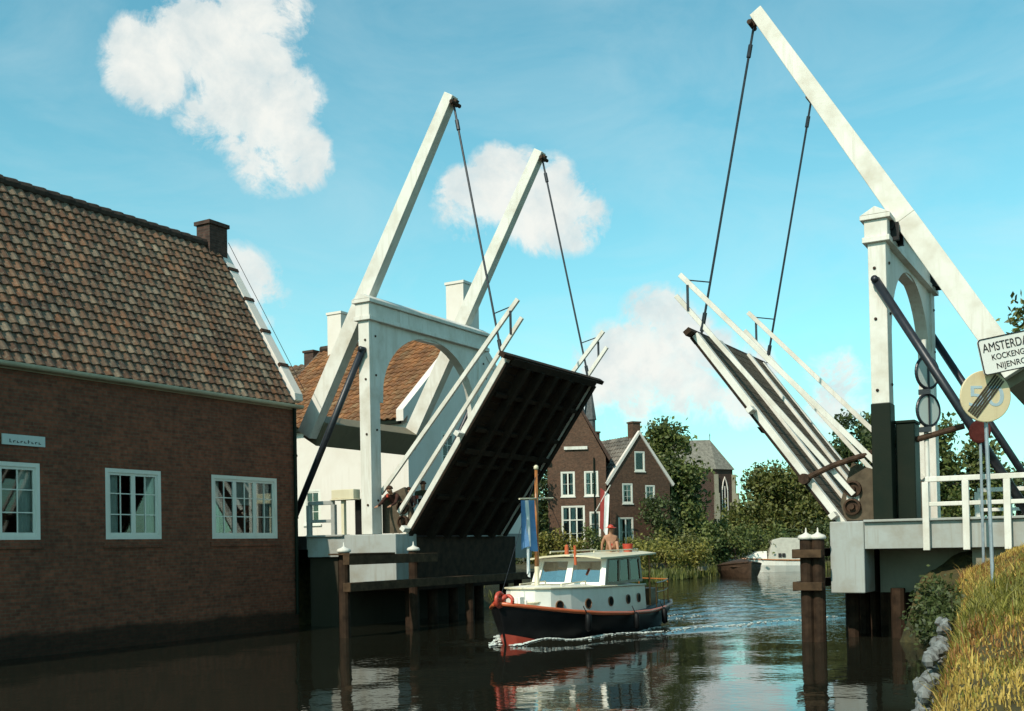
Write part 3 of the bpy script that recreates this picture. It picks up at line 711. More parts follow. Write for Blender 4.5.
    # handrails hinged on upright stanchions so that they fold as the leaf rises
    for sy in (-1, 1):
        y = sy*2.36; mb = MB()
        mb.mark().bar((X(2.05), y, 7.87), (X(6.22), y, 3.40), .075, .11); mb.mark().bar((X(1.95), y, 7.42), (X(5.66), y, 2.90), .075, .10)
        hr = mb.each('handrail', M['white'], leaf, bevel=.008)[0]
        mb = MB()
        for t in (.045,):
            q = V((X(2.05), y, 7.87)).lerp(V((X(6.22), y, 3.40)), t); zlow = q.z-.62 if t < .1 else q.z-1.05
            mb.bar((q.x, y+.05*sy, q.z-.06), (q.x, y+.05*sy, zlow), .035, .05, up=(1, 0, 0))
        pass
        mb.build('stanchion', M['rod'], hr)
        # lifting rod from beam tip to leaf tip
        t = piv+V((0, sy*by, 0))+d*5.5-up*.2; e = hinge+a*(LL-.08)+V((0, sy*2.42, 0))+nn*.04; e.y = sy*2.36
        mb = MB(); mb.tube([t, e], .028, 8); mb.tube([t.lerp(e, .06), t.lerp(e, .10)], .05, 8); mb.tube([e+(t-e).normalized()*.05, e+(t-e).normalized()*.45], .05, 8)
        q = t.lerp(e, .83); mb.tube([q, V((X(2.25), sy*2.36, 7.72))], .014, 6)
        mb.build('lifting_rod', M['rod'], root)
    # ---- slanting stays from the posts down to the bank
    for sy in (-1, 1):
        y = sy*(HW_+.30); mb = MB()
        mb.tube([(X(HB-.02), y, 7.05), (X(8.95), y, 2.30)], .085, 12); mb.tube([(X(HB-.02), y-.25*sy, 7.05), (X(HB-.02), y+.1*sy, 7.05)], .07, 12)
        mb.build('stay', M['rod'], root, smooth=True)
    if s > 0:
        mb = MB(); mb.tube([(4.72, -2.52, 3.25), (5.3, -2.50, 3.50), (6.1, -2.3, 3.75), (7.75, -2.2, 4.15)], .06, 10); mb.tube([(4.72, -2.62, 3.25), (4.72, -2.40, 3.25)], .11, 12)
        mb.build('drive_rod', M['rust'], root)
        mb = MB(); mb.box((6.52, -2.50, DZ), (6.88, -1.95, 4.25)); mb.box((6.50, -2.53, 4.251), (6.90, -1.92, 4.31)); mb.build('gear_housing', M['green'], root, bevel=.015)
    return root
drawbridge(-1); drawbridge(1)

# ------------------------------------------------------------------ piers and abutments
def pier(s):
    root = thing('bridge_pier', ('pale blue grey bridge pier and abutment next to the brick house' if s < 0 else 'pale blue grey bridge pier and abutment joined to the grassy bank'), 'pier', (s*6.2, 0, -1), group='two piers of the drawbridge')
    X = lambda a, b: tuple(sorted((s*a, s*b)))
    mb = MB(); x0, x1 = X(5.32, 5.98) if s > 0 else X(5.3, 6.92)
    mb.box((x0, -3.0, .94 if s > 0 else 1.0), (x1, -2.1, 2.35)); mb.build('pier_cap', M['bluegrey'], root, bevel=.02)
    mb = MB(); mb.box((x0+.05, -2.098, .9), (x1-.05, 3.0, 2.28)); mb.build('pier_beam', M['timber'], root, bevel=.02)  # dark planking whose tone also holds the deep shade under the raised leaf
    mb = MB(); x0, x1 = X(5.985, 15) if s > 0 else X(6.925, 8.15)
    mb.mark().box((x0, -2.98, 1.80), (x1, -2.80, 2.32)); mb.box((x0, -3.06, 2.322), (x1, -2.76, 2.37)); mb.mark().box((x0 if s > 0 else -30, 2.80, 1.80), (x1, 2.98, 2.32))
    mb.each('edge_beam', M['bluegrey'], root, bevel=.01)
    mb = MB(); x0, x1 = X(6.0, 40) if s > 0 else X(6.93, 40)
    if s > 0: mb.mark().box((x0, -1.7, .9), (9.5, 2.7, 2.0)); mb.box((7.9, -2.75, .6), (9.6, -1.701, 1.79))
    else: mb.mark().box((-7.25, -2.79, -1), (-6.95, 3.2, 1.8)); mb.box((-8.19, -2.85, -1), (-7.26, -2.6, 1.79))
    mb.each('abutment', M['concrete'] if s > 0 else M['dark_wall'], root)
    mb = MB()
    for y in (-2.0, -1.0, 0, 1.3, 2.7):
        for xx in ((5.5, 6.4) if s > 0 else (5.6,)): mb.mark().tube([(s*xx, y, -1), (s*xx, y, 1.0)], .14, 10)
    if s > 0: q = MB(); q.box((6.1, -1.5, -1), (9.4, -1.3, .9)); q.build('shade_wall', M['timber'], root)  # dark timber sheet added in place of the shade below the abutment
    mb.each('pile', M['timber'], root)
pier(-1); pier(1)
mb = MB()
mb.box((5.99, -2.72, 2.001), (60, 2.72, 2.36)); mb.box((-60, -2.72, 2.001), (-6.93, 2.72, 2.36))
tag(mb.build('road', M['asphalt']), kind='structure')

# ------------------------------------------------------------------ fenders
def finial_cap(mb, x, y, z):
    mb.lathe((x, y, z), [(-.01, .15), (.03, .165), (.07, .14), (.10, .06), (.13, .02), (.22, .009)], 14)
def fender(s, y0, y1, xs_, label):
    root = thing('timber_fender', label, 'fender', (xs_, (y0+y1)/2, -1), group='timber fenders at the bridge piers')
    n = 2 if s < 0 else 2
    return root
f = fender(-1, -5.6, 3.5, -4.95, 'long low brown timber fender in front of the left bridge pier, with two white caps')
posts = [(-4.95, -5.45), (-4.95, -2.75), (-4.95, -.2), (-4.95, 2.4)]
for i, (x, y) in enumerate(posts):
    mb = MB(); mb.tube([(x, y, -1), (x, y, 1.93 if i < 2 else 1.15)], .125, 12); po = mb.build('post', M['timber'], f)
    if i < 2: mb = MB(); finial_cap(mb, x, y, 1.93); mb.build('cap', M['white'], po, smooth=True)
mb = MB(); mb.mark().box((-4.78, -5.7, 1.64), (-4.60, -2.2, 1.86)); mb.box((-5.2, -5.7, 1.861), (-4.58, -4.0, 1.90)); mb.mark().box((-4.79, -5.7, 1.04), (-4.58, 3.6, 1.24)); mb.each('waling', M['timber_top'], f, bevel=.01)
f = fender(1, -3.8, -2.8, 4.95, 'tall dark timber pile cluster against the right bridge pier, with two white spiked caps')
for i, (x, y) in enumerate([(4.93, -3.30), (5.15, -3.26), (5.02, -2.9), (4.9, 1.2), (4.9, 3.0)]):
    mb = MB(); mb.tube([(x, y, -1), (x, y, 2.02)], .125, 12); po = mb.build('post', M['timber'], f)
    if i < 2: mb = MB(); finial_cap(mb, x, y, 2.02); mb.build('cap', M['white'], po, smooth=True)
mb = MB()
for z in (1.0, 1.64): mb.mark().box((4.70, -3.52, z), (4.79, 3.2, z+.18)); mb.box((4.72, -3.54, z+.01), (5.28, -3.43, z+.17))
mb.each('waling', M['timber_top'], f, bevel=.01)

# ------------------------------------------------------------------ railings, barrier, poles
def railing(label, x0, x1, y, mat, zb=1.76, ztop=3.15, step=.70, group='white railings of the bridge approach'):
    root = thing('railing', label, 'railing', ((x0+x1)/2, y, zb), group=group)
    mb = MB(); mb.mark().bar((x0, y, ztop-.05), (x1, y, ztop-.05), .10, .10); mb.mark().bar((x0, y, ztop-.52), (x1, y, ztop-.52), .07, .08); mb.each('rail', mat, root, bevel=.01)
    n = int(abs(x1-x0)/step+.5)
    for i in range(n+1):
        x = x0+(x1-x0)*i/n; mb = MB(); mb.box((x-.06, y-.065, zb), (x+.06, y+.045, ztop-.101)); mb.box((x-.05, y-.05, ztop-.58), (x+.05, y+.05, ztop-.46)); mb.build('post', mat, root, bevel=.01)
    return root
railing('white wooden railing on the near edge of the right bridge approach', 7.15, 14.2, -3.06, M['white'])
railing('white wooden railing on the far edge of the right bridge approach', 7.3, 14.2, 3.06, M['white'])
railing('short pale blue railing between the brick house and the left pier', -8.12, -7.3, -2.92, M['bluegrey'], 2.0, 3.25, .78, group=None)
b = thing('barrier', 'red and white barrier boom across the left bridge half with cream housing on a post', 'barrier', (-7.0, -2.75, DZ))
mb = MB(); mb.box((-7.32, -3.0, 3.28), (-6.60, -2.72, 3.52)); mb.box((-7.35, -3.03, 3.25), (-6.57, -2.69, 3.279)); mb.build('housing', M['cream'], b, bevel=.02)
mb = MB(); mb.box((-7.07, -2.92, 2.2), (-6.98, -2.82, 3.25)); mb.build('post', M['cream'], b)
mb = MB(); mb.box((-6.78, -2.72, DZ), (-6.5, -2.45, 3.26)); mb.build('counter_box', M['black'], b)
mb = MB(); y = -2.4; i = 0
while y < 1.9: mb.box((-6.02, y, 3.30), (-5.96, y+.449, 3.38), i % 2); y += .45; i += 1
mb.build('boom', [M['red'], M['white']], b)

# pole with two road signs seen nearly edge on
r = thing('sign_pole', 'white pole carrying two round road signs one above the other behind the right bridge portal', 'road sign', (7.05, -2.3, DZ))
mb = MB(); mb.tube([(7.05, -2.2, DZ), (7.05, -2.2, 5.9)], .045, 10); mb.build('pole', M['white'], r)
for z in (5.24, 4.50):
    mb = MB(); ax = V((.85, -.53, 0)).normalized(); c = V((7.05, -2.2, z))+ax*.06
    mb.lathe(c, [(-.012, .30), (.012, .30)], 28, ax); do = mb.build('sign_disc', M['plate_blue'], r)
    mb = MB(); u = ax.orthogonal().normalized(); w = ax.cross(u)
    mb.tube([c+(u*math.cos(t)+w*math.sin(t))*.31 for t in np.linspace(0, 2*math.pi, 33)], .03, 8, caps=False); mb.tube([c+V((0, 0, -.3))+ax*.03, c+V((0, 0, .3))+ax*.03], .02, 8)
    mb.build('rim', M['rod'], do)
mb = MB()
for z in (4.86, 4.12): mb.mark().box((6.94, -2.33, z-.05), (7.16, -2.25, z+.05))
mb.each('bracket', M['rod'], r)

# end-of-limit sign, direction board, red disc on the bank
Uc = V((.8636, .5039, 0)).normalized()
def frame_at(rz): u = V((math.cos(rz), math.sin(rz), 0)); return u, V((u.y, -u.x, 0))
base = V((9.39, -12.85, 0))
sg = thing('speed_limit_end_sign', 'round cream end of speed limit sign with faded 50 and dark diagonal stripes', 'road sign', (9.39, -12.85, 1.7))
mb = MB(); mb.tube([(9.39, -12.85, 1.4), (9.355, -12.85, 3.66)], .019, 10); mb.build('pole', M['galv'], sg)
u, nf = frame_at(rad(33)); c = V((9.345, -12.87, 3.41))+nf*.045
mb = MB(); mb.lathe(c, [(-.012, .255), (-.008, .262), (.008, .262), (.012, .255)], 40, nf); disc = mb.build('disc', M['sign_cream'], sg)
text_mesh('digits', '50', .30, M['sign_blue'], disc, c-u*.175-V((0, 0, .10))+nf*.0135, u, (0, 0, 1), .002, width=.36)
dd = (u*.62+V((0, 0, 1))*.78).normalized(); dw = dd.cross(nf)
mb = MB()
for k in (-.052, -.026, 0, .026, .052): mb.obox(c+nf*.017, dd, dw, nf, (-.235, .235), (k-.0085, k+.0085), (0, .002))
mb.build('stripe', M['stripe'], disc)
sb = thing('direction_board', 'white direction board lettered AMSTERDAM with two smaller names, above the round cream sign', 'sign', (9.95, -12.55, 1.7))
ub = V((.845, .493, .19)).normalized(); wv = V((-.165, -.096, .98)).normalized(); ub = (ub-wv*ub.dot(wv)).normalized(); nb_ = ub.cross(wv)
o = V((9.335, -12.955, 3.60))+nb_*.10
mb = MB(); Wd, Hd = .80, .36
rc = .03; ring = []
for (cx_, cy_, a0) in ((Wd-rc, rc, -90), (Wd-rc, Hd-rc, 0), (rc, Hd-rc, 90), (rc, rc, 180)):
    for k in range(5): t = rad(a0+90*k/4); ring.append(o+ub*(cx_+rc*math.cos(t))+wv*(cy_+rc*math.sin(t)))
mb.prism(ring, nb_, -.02, .0); brd = mb.build('board', M['sign_white'], sb)
mb = MB(); ctr = o+ub*Wd/2+wv*Hd/2
mb.tube([p_+(ctr-p_)*.012+nb_*.001 for p_ in ring+ring[:1]], .0065, 6, caps=False); mb.build('border', M['letter'], brd)
text_mesh('lettering', 'AMSTERDAM', .125, M['letter'], brd, o+ub*.035+wv*.225+nb_*.002, ub, wv, .003, width=.53)
text_mesh('lettering', 'KOCKENGEN', .082, M['letter'], brd, o+ub*.11+wv*.135+nb_*.002, ub, wv, .0025, width=.42)
text_mesh('lettering', 'NIJENRODE', .082, M['letter'], brd, o+ub*.14+wv*.042+nb_*.002, ub, wv, .0025, width=.40)
mb = MB(); mb.tube([o+ub*.55-nb_*.06+wv*.4, V((9.78, -12.45, 1.5))], .03, 10); mb.tube([o+ub*.06+wv*.30-nb_*.022, o+ub*.06-wv*.0-nb_*.022], .014, 6); mb.build('post', M['galv'], sb)
rd = thing('red_reflector', 'round dark red reflector plate on a thin post beside the stay', 'reflector', (8.2, -3.35, 1.6))
mb = MB(); mb.tube([(8.16, -3.3, 1.5), (8.16, -3.3, 4.25)], .025, 8); mb.build('post', M['galv'], rd)
mb = MB(); mb.lathe((8.16, -3.34, 3.92), [(0, .22), (.02, .21), (.03, .17)], 24, (-.4, -.9, 0)); mb.build('plate', M['reflector'], rd)

# ------------------------------------------------------------------ motor boat with wheelhouse
bo = thing('motor_cruiser', 'black hulled cabin cruiser with red sheer line and tall mast passing the open bridge', 'boat', (-.4, -3.3, 0))
BX = -.4
st = [(-6.62, .02, .02, .87), (-6.35, .30, .14, .815), (-5.9, .62, .40, .74), (-5.2, .93, .72, .64), (-4.3, 1.16, .99, .55), (-3.2, 1.28, 1.14, .485), (-2.0, 1.28, 1.15, .455), (-1.0, 1.18, 1.02, .47), (-.1, 1.02, .80, .52), (.42, .80, .45, .57)]
def ring_of(y, hb, hw, zs):
    yk = y+(.22 if y < -6.3 else 0)
    pr = [(hb, zs), (hb*.985, zs-.12), ((hb+hw)/2, zs*.45), (hw, .02), (hw*.8, -.16), (hw*.35, -.30)]
    def yy(z): return y+(zs-z)*(.28 if y < -6.5 else .16 if y < -6.2 else .05 if y < -5.8 else 0)-(zs-z)*(.25 if y > -.2 else 0)
    right = [V((BX+a, yy(z), z)) for a, z in pr]; left = [V((BX-a, yy(z), z)) for a, z in pr[::-1]]
    return right+left
mb = MB(); rings = [ring_of(*t) for t in st]; mb.loft(rings, caps=False)
mb.add(rings[0], [tuple(range(12))]); mb.add(rings[-1], [tuple(range(12))[::-1]])
hull = mb.build('hull', M['hull_black'], bo, smooth=True)
mb = MB(); band = []
for y, hb, hw, zs in st:   # red boot-top showing at the forefoot
    pass
for t in st[:4]:
    rg = ring_of(*t); w_ = (t[3]*.45-.02); top_ = {-6.62: .24, -6.35: .19, -5.9: .09, -5.2: .025}[t[0]]; f_ = (top_-.02)/w_
    row = [rg[3].lerp(rg[2], f_), rg[3], rg[4], rg[5], rg[6], rg[7], rg[8], rg[8].lerp(rg[9], f_)]
    band.append([p_+V(((1 if k < 4 else -1)*.008, -.008, 0)) for k, p_ in enumerate(row)])
mb.loft(band, closed=False, caps=False); mb.build('boot_top', M['red'], hull)
mb = MB()   # sheer strake
for sgn in (1, -1):
    mb.mark().tube([V((BX+sgn*hb, y+(-.02 if i == 0 else 0), zs-.015)) for i, (y, hb, hw, zs) in enumerate(st)], .042, 8)
mb.each('sheer_strake', M['orange_red'], hull, smooth=True)
mb = MB()   # deck
mb.loft([[V((BX+hb*.98*k, y+.02, zs-.02+.04*(1-k*k))) for k in (-1, -.5, 0, .5, 1)] for y, hb, hw, zs in st], closed=False, caps=False)
mb.build('deck', M['boat_grey'], bo, smooth=True)
mb = MB()   # raised trunk cabin, rounded front
plan = [(0, -5.75), (.30, -5.68), (.55, -5.45), (.75, -4.9), (.90, -4.2), (.97, -3.3), (.96, -2.2), (.90, -1.35)]
outl = [V((BX+a, y, 0)) for a, y in plan]; outl = outl[::-1]+[V((BX-a, y, 0)) for a, y in plan[1:]]
def trz(y): return 1.06-.02*(y+3)
mb.loft([[V((p.x, p.y, .38)) for p in outl], [V((BX+(p.x-BX)*.96, p.y+(.03 if p.y < -5 else 0), trz(p.y))) for p in outl]], caps=False)
mb.loft([[V((BX+(p.x-BX)*.96, p.y+(.03 if p.y < -5 else 0), trz(p.y))) for p in outl], [V((BX+(p.x-BX)*.5, -3.5+(p.y+3.5)*.9, trz(p.y)+.05)) for p in outl]])
trunk_ = mb.build('trunk_cabin', M['boat_white'], bo)
mb = MB()   # cream coaming line round the trunk top
mb.tube([V((BX+(p.x-BX)*.985, p.y, trz(p.y)+.0)) for p in outl], .022, 8); mb.build('coaming', M['cream'], trunk_)
def port_pos(y):
    for (a0, y0), (a1, y1) in zip(plan[:-1], plan[1:]):
        if y0 <= y <= y1: t = (y-y0)/(y1-y0); return V((a0+(a1-a0)*t, y, 0)), V((y1-y0, -(a1-a0), 0)).normalized()
for y in (-5.22, -4.35, -3.42, -2.5, -1.85):
    for sgn in (1, -1):
        q, nn = port_pos(y); q = V((BX+sgn*q.x*.98, q.y, .74)); nn = V((sgn*nn.x, nn.y, 0.05)).normalized()
        mb = MB(); mb.lathe(q, [(-.01, .11), (.022, .11), (.026, .095), (.012, .09)], 20, nn); ph = mb.build('porthole', M['wood_dark'], bo)
        mb = MB(); mb.lathe(q+nn*.012, [(-.004, .09), (.004, .09)], 20, nn); mb.build('pane', M['dark'], ph)
# wheelhouse: sloping two-pane windscreen, side windows, cream roof
WZ0, WZ1 = 1.09, 1.70
fo = [V((BX-.86, -3.62, WZ0)), V((BX+.86, -3.62, WZ0)), V((BX+.80, -3.36, WZ1)), V((BX-.80, -3.36, WZ1))]
wh = MB()
def slab(mb, P, holes, th, nin):
    """four-corner panel P (bl, br, tr, tl) with openings in unit coordinates and thickness"""
    def at(u, v): return P[0].lerp(P[1], u).lerp(P[3].lerp(P[2], u), v)
    us = sorted({0, 1, *[h[0] for h in holes], *[h[1] for h in holes]}); vs = sorted({0, 1, *[h[2] for h in holes], *[h[3] for h in holes]})
    for i in range(len(us)-1):
        for j in range(len(vs)-1):
            um, vm = (us[i]+us[i+1])/2, (vs[j]+vs[j+1])/2
            if any(h[0] < um < h[1] and h[2] < vm < h[3] for h in holes): continue
            c = [at(us[i], vs[j]), at(us[i+1], vs[j]), at(us[i+1], vs[j+1]), at(us[i], vs[j+1])]
            mb.add(c+[p+nin*th for p in c], [(0, 1, 2, 3), (7, 6, 5, 4), (0, 4, 5, 1), (1, 5, 6, 2), (2, 6, 7, 3), (3, 7, 4, 0)])
    return at
fh = [(.055, .44, .12, .88), (.53, .945, .12, .88)]
at = slab(wh, fo, fh, .05, V((0, .92, -.2)))
who = wh.build('wheelhouse', M['boat_white'], bo)
for a_, b_, c_, d_ in fh:
    mb = MB(); q = [at(a_, c_), at(b_, c_), at(b_, d_), at(a_, d_)]; off = V((0, .025, 0)); mb.add([p+off for p in q]+[p+off*1.3 for p in q], [(0, 1, 2, 3), (7, 6, 5, 4), (0, 4, 5, 1), (1, 5, 6, 2), (2, 6, 7, 3), (3, 7, 4, 0)]); mb.build('windscreen', M['boat_glass'], who)
for sgn in (1, -1):
    P = [V((BX+sgn*.86, -3.62, WZ0)), V((BX+sgn*.86, -1.45, WZ0+.02)), V((BX+sgn*.80, -1.45, WZ1)), V((BX+sgn*.80, -3.36, WZ1))]
    mb = MB(); hs = [(.12, .38, .10, .9), (.42, .66, .10, .9), (.70, .95, .10, .9)]; at2 = slab(mb, P, hs, .05, V((-sgn, 0, 0))); mb.build('side_panel', M['wood_dark'], who)
    for a_, b_, c_, d_ in hs:
        mb = MB(); q = [at2(a_, c_), at2(b_, c_), at2(b_, d_), at2(a_, d_)]; off = V((-sgn*.02, 0, 0)); mb.add([p+off for p in q]+[p+off*1.4 for p in q], [(0, 1, 2, 3), (7, 6, 5, 4), (0, 4, 5, 1), (1, 5, 6, 2), (2, 6, 7, 3), (3, 7, 4, 0)]); mb.build('side_window', M['glass'], who)
mb = MB()
for sgn in (1, -1): mb.mark().bar((BX+sgn*.865, -3.63, WZ0), (BX+sgn*.805, -3.37, WZ1), .09, .09)
mb.each('corner_post', M['boat_white'], who)
mb = MB(); rr = []
for y, hw in ((-3.75, .88), (-3.2, .97), (-2.2, .98), (-.75, .92)):
    z = 1.72+.02*(y+3); rr.append([V((BX+hw*k, y, z+.075*(1-k*k))) for k in (-1, -.6, 0, .6, 1)]+[V((BX+hw*k, y, z-.035+.07*(1-k*k))) for k in (1, .6, 0, -.6, -1)])
mb.loft(rr); roof_b = mb.build('cabin_roof', M['cream'], bo, smooth=False)
mb = MB()
for sgn in (1, -1): mb.mark().tube([(BX+sgn*.55, -3.4, 1.80), (BX+sgn*.55, -3.4, 1.84), (BX+sgn*.55, -1.0, 1.86), (BX+sgn*.55, -1.0, 1.80)], .016, 8)
mb.each('roof_rail', M['cream'], roof_b)
mb = MB()
for sgn in (1, -1): mb.mark().tube([(BX+sgn*.78, -.85, .5), (BX+sgn*.78, -.85, 1.73)], .022, 8)
mb.each('roof_stanchion', M['varnish'], bo)
mb = MB(); mb.box((BX-.7, -.6, .5), (BX+.7, -.15, .9)); mb.build('cockpit_bench', M['wood_dark'], bo)
mb = MB()   # stern rail
pts = [V((BX+1.05, -1.1, 1.05)), V((BX+1.0, -.5, 1.07)), V((BX+.85, .12, 1.1)), V((BX, .3, 1.12)), V((BX-.85, .12, 1.1)), V((BX-1.0, -.5, 1.07)), V((BX-1.05, -1.1, 1.05))]
mb.tube(pts, .018, 8); mb.tube([p-V((0, 0, .22)) for p in pts], .014, 8)
for p in pts: mb.tube([p, V((p.x, p.y, .48))], .015, 6)
mb.build('stern_rail', M['varnish'], bo)
mb = MB(); mb.mark().tube([(BX-.5, -4.9, 1.08), (BX-.5, -4.9, 1.17), (BX-.5, -3.75, 1.19), (BX-.5, -3.75, 1.12)], .015, 6); mb.mark().tube([(BX+.5, -4.9, 1.08), (BX+.5, -4.9, 1.17), (BX+.5, -3.75, 1.19), (BX+.5, -3.75, 1.12)], .015, 6); mb.each('grab_rail', M['cream'], trunk_)
mb = MB(); mb.box((BX-.3, -5.0, 1.09), (BX+.3, -4.4, 1.16)); mb.build('hatch', M['cream'], trunk_, bevel=.01)
mb = MB(); mb.tube([(BX, -5.05, .6), (BX, -5.03, 1.55)], [.055, .052], 12, 1); mb.tube([(BX, -5.03, 1.551), (BX, -4.98, 3.60)], [.05, .034], 12); mb.lathe((BX, -4.98, 3.6), [(0, .04), (.03, .055), (.07, .05), (.1, .02)], 12, mi=1)
mast = mb.build('mast', [M['varnish'], M['cream']], bo, smooth=True)
mb = MB(); mb.tube([(BX, -5.72, 2.96), (BX, -4.25, 3.02)], .018, 8); mb.build('yard', M['cream'], mast)
mb = MB(); mb.mark().tube([(BX, -4.98, 3.5), (BX+.0, -6.5, 1.05)], .006, 5); mb.mark().tube([(BX, -4.98, 3.5), (BX, -3.4, 1.8)], .006, 5); mb.each('mast_stay', M['rod'], mast)
mb = MB(); mb.mark().tube([(BX+.25, -3.72, 1.55), (BX+.25, -3.74, 1.98)], .032, 10); mb.mark(); mb.lathe((BX-.05, -3.55, 1.77), [(0, .05), (.2, .045), (.23, .02)], 12); mb.each('roof_lamp', M['orange_red'], roof_b)
mb = MB()   # red anchor and windlass at the stem
mb.tube([V((BX+.02, -6.62+.13*math.cos(t), .93+.13*math.sin(t))) for t in np.linspace(0, 2*math.pi, 21)], .045, 8, caps=False)
mb.tube([(BX-.12, -6.6, .84), (BX+.14, -6.55, 1.0)], .05, 8); mb.tube([V((BX+.12+.1*math.cos(t), -6.45, .90+.1*math.sin(t))) for t in np.linspace(0, 2*math.pi, 15)], .04, 8, caps=False)
mb.build('anchor', M['red'], bo, smooth=True)
mb = MB()
for sgn in (1, -1): mb.mark().tube([(BX+sgn*.35, -6.15, .76), (BX+sgn*.35, -6.15, .90)], .03, 8)
mb.mark().box((BX-.12, -5.98, .74), (BX+.12, -5.8, .95)); mb.each('bollard', M['boat_white'], bo, bevel=.01)
mb = MB()
for y_, hb_, z_ in ((-4.9, 1.03, .36), (-3.0, 1.28, .26), (-1.2, 1.20, .26)):
    mb.mark().tube([(BX+hb_+.07, y_, z_+.22), (BX+hb_+.09, y_, z_+.17), (BX+hb_+.09, y_, z_-.12), (BX+hb_+.07, y_, z_-.16)], [.02, .07, .07, .02], 10); mb.tube([(BX+hb_-.02, y_, z_+.36), (BX+hb_+.06, y_, z_+.2)], .01, 5)
mb.each('fender', M['hull_black'], bo, smooth=True)
mb = MB(); rp = [V((BX+.15+.16*math.cos(t)*(1+.02*t), -5.55+.16*math.sin(t)*(1+.02*t), .755+.004*t)) for t in np.linspace(0, 19, 60)]; mb.tube(rp, .014, 6); mb.build('rope_coil', M['cream'], bo)
def cloth(name, mat, P0, P1, drop, nseg=10, rows=8, sway=.05, taper=1.0, parent=None, label=None, cat=None, mats=None, split=None, th=.006):
    """hanging cloth: top edge P0-P1, falling by vector drop, folded; built with thickness"""
    P0, P1, D = V(P0), V(P1), V(drop); e = (P1-P0); nrm_ = e.cross(D).normalized(); mb = MB(); g = []
    for j in range(rows+1):
        row = []
        for i in range(nseg+1):
            u = i/nseg; v = j/rows; uu = .5+(u-.5)*(1-(1-taper)*v)
            row.append(P0+e*uu+D*v*(1-.06*math.sin(u*5))+nrm_*sway*math.sin(u*9+v*1.5)*(.3+v))
        g.append(row)
    for j in range(rows):
        for i in range(nseg):
            mi = 0 if split is None else split(i/nseg, j/rows)
            a = [g[j][i], g[j][i+1], g[j+1][i+1], g[j+1][i]]
            mb.add(a+[p-nrm_*th for p in a], [(0, 1, 2, 3), (7, 6, 5, 4)], mi)
    o = mb.build(name, mats or mat, parent, smooth=True)
    if label: tag(o, label, cat)
    return o
cloth('boat_flag', None, (BX+.02, -5.70, 2.93), (BX+.02, -5.12, 2.95), (.03, .0, -1.02), sway=.045, taper=.86, label='blue and white striped flag hanging from the yard of the boat mast', cat='flag', mats=[M['blue_cloth'], M['white_cloth']], split=lambda u, v: 1 if .28 < u < .48 else 0)
cloth('pennant', M['white_cloth'], (BX+.06, -5.55, 2.55), (BX+.06, -5.42, 2.55), (0, -.02, -1.15), nseg=4, sway=.02, taper=.3, label='thin white pennant hanging in front of the blue boat flag', cat='pennant')

# ------------------------------------------------------------------ people (skin modifier bodies)
def person(label, loc, rz, J, E, R, matidx, mats, hair=None, cap=None, scale=1.0, root='pelvis'):
    """J joints, E edges, R radii; matidx maps an edge to a material slot"""
    names = list(J); me = bpy.data.meshes.new('person')
    me.from_pydata([tuple(V(J[n])*scale) for n in names], [(names.index(a), names.index(b)) for a, b in E], [])
    o = bpy.data.objects.new('person', me); COL.objects.link(o)
    sk = o.modifiers.new('skin', 'SKIN'); sk.use_smooth_shade = True
    for i, n in enumerate(names):
        r_ = R[n]; r_ = (r_, r_) if not isinstance(r_, tuple) else r_
        me.skin_vertices[0].data[i].radius = (r_[0]*scale, r_[1]*scale)
        me.skin_vertices[0].data[i].use_root = (n == root)
    sb_ = o.modifiers.new('sub', 'SUBSURF'); sb_.levels = 2; sb_.render_levels = 2
    dg = bpy.context.evaluated_depsgraph_get(); m2 = bpy.data.meshes.new_from_object(o.evaluated_get(dg))
    o.modifiers.clear(); o.data = m2; bpy.data.meshes.remove(me)
    m2.materials.clear()
    for m in mats: m2.materials.append(m)
    segs = [(V(J[a])*scale, V(J[b])*scale, matidx.get((a, b), 0)) for a, b in E]
    for p in m2.polygons:
        c = p.center; best = 1e9
        for a, b, mi in segs:
            t = max(0, min(1, (c-a).dot(b-a)/max((b-a).length_squared, 1e-9))); dd_ = (c-(a+(b-a)*t)).length
            if dd_ < best: best = dd_; p.material_index = mi
        p.use_smooth = True
    o.location = loc; o.rotation_euler = (0, 0, rz); tag(o, label, 'person')
    hd = V(J['head'])*scale
    def ball(name, c, r, mat, zmin=-9, flat=1.0):
        mb = MB(); rings = []
        for k in range(9):
            a = math.pi*k/8; z = r*math.cos(a); rr_ = max(r*math.sin(a), .002)
            if z < zmin*r: continue
            rings.append([c+V((rr_*math.cos(t), rr_*math.sin(t), z*flat)) for t in np.linspace(0, 2*math.pi, 13)[:-1]])
        mb.loft(rings[::-1]); return mb.build(name, mat, o, smooth=True, local=True)
    if hair: ball('hair', hd+V((0, .02, .035))*scale, .118*scale, hair, -.2)
    if cap:
        ball('sun_hat', hd+V((0, 0, .06))*scale, .115*scale, cap, -.05)
        mb = MB(); mb.lathe(hd+V((0, -.02, .055))*scale, [(0, .19*scale), (.015*scale, .17*scale)], 18); mb.build('hat_brim', cap, o, local=True)
    mb = MB(); fz = V(J.get('face', (0, -1, 0)))   # face: nose, eyes, mouth
    mb.lathe(hd+V((0, -.098, -.01))*scale, [(0, .018*scale), (.028*scale, .008*scale)], 8, (0, -1, -.3)); mb.build('nose', M['skin'], o, local=True)
    mb = MB()
    for sx in (-1, 1): mb.lathe(hd+V((sx*.036, -.088, .025))*scale, [(0, .013*scale), (.008*scale, .008*scale)], 8, (0, -1, 0))
    mb.build('eyes', M['hair'], o, local=True)
    return o
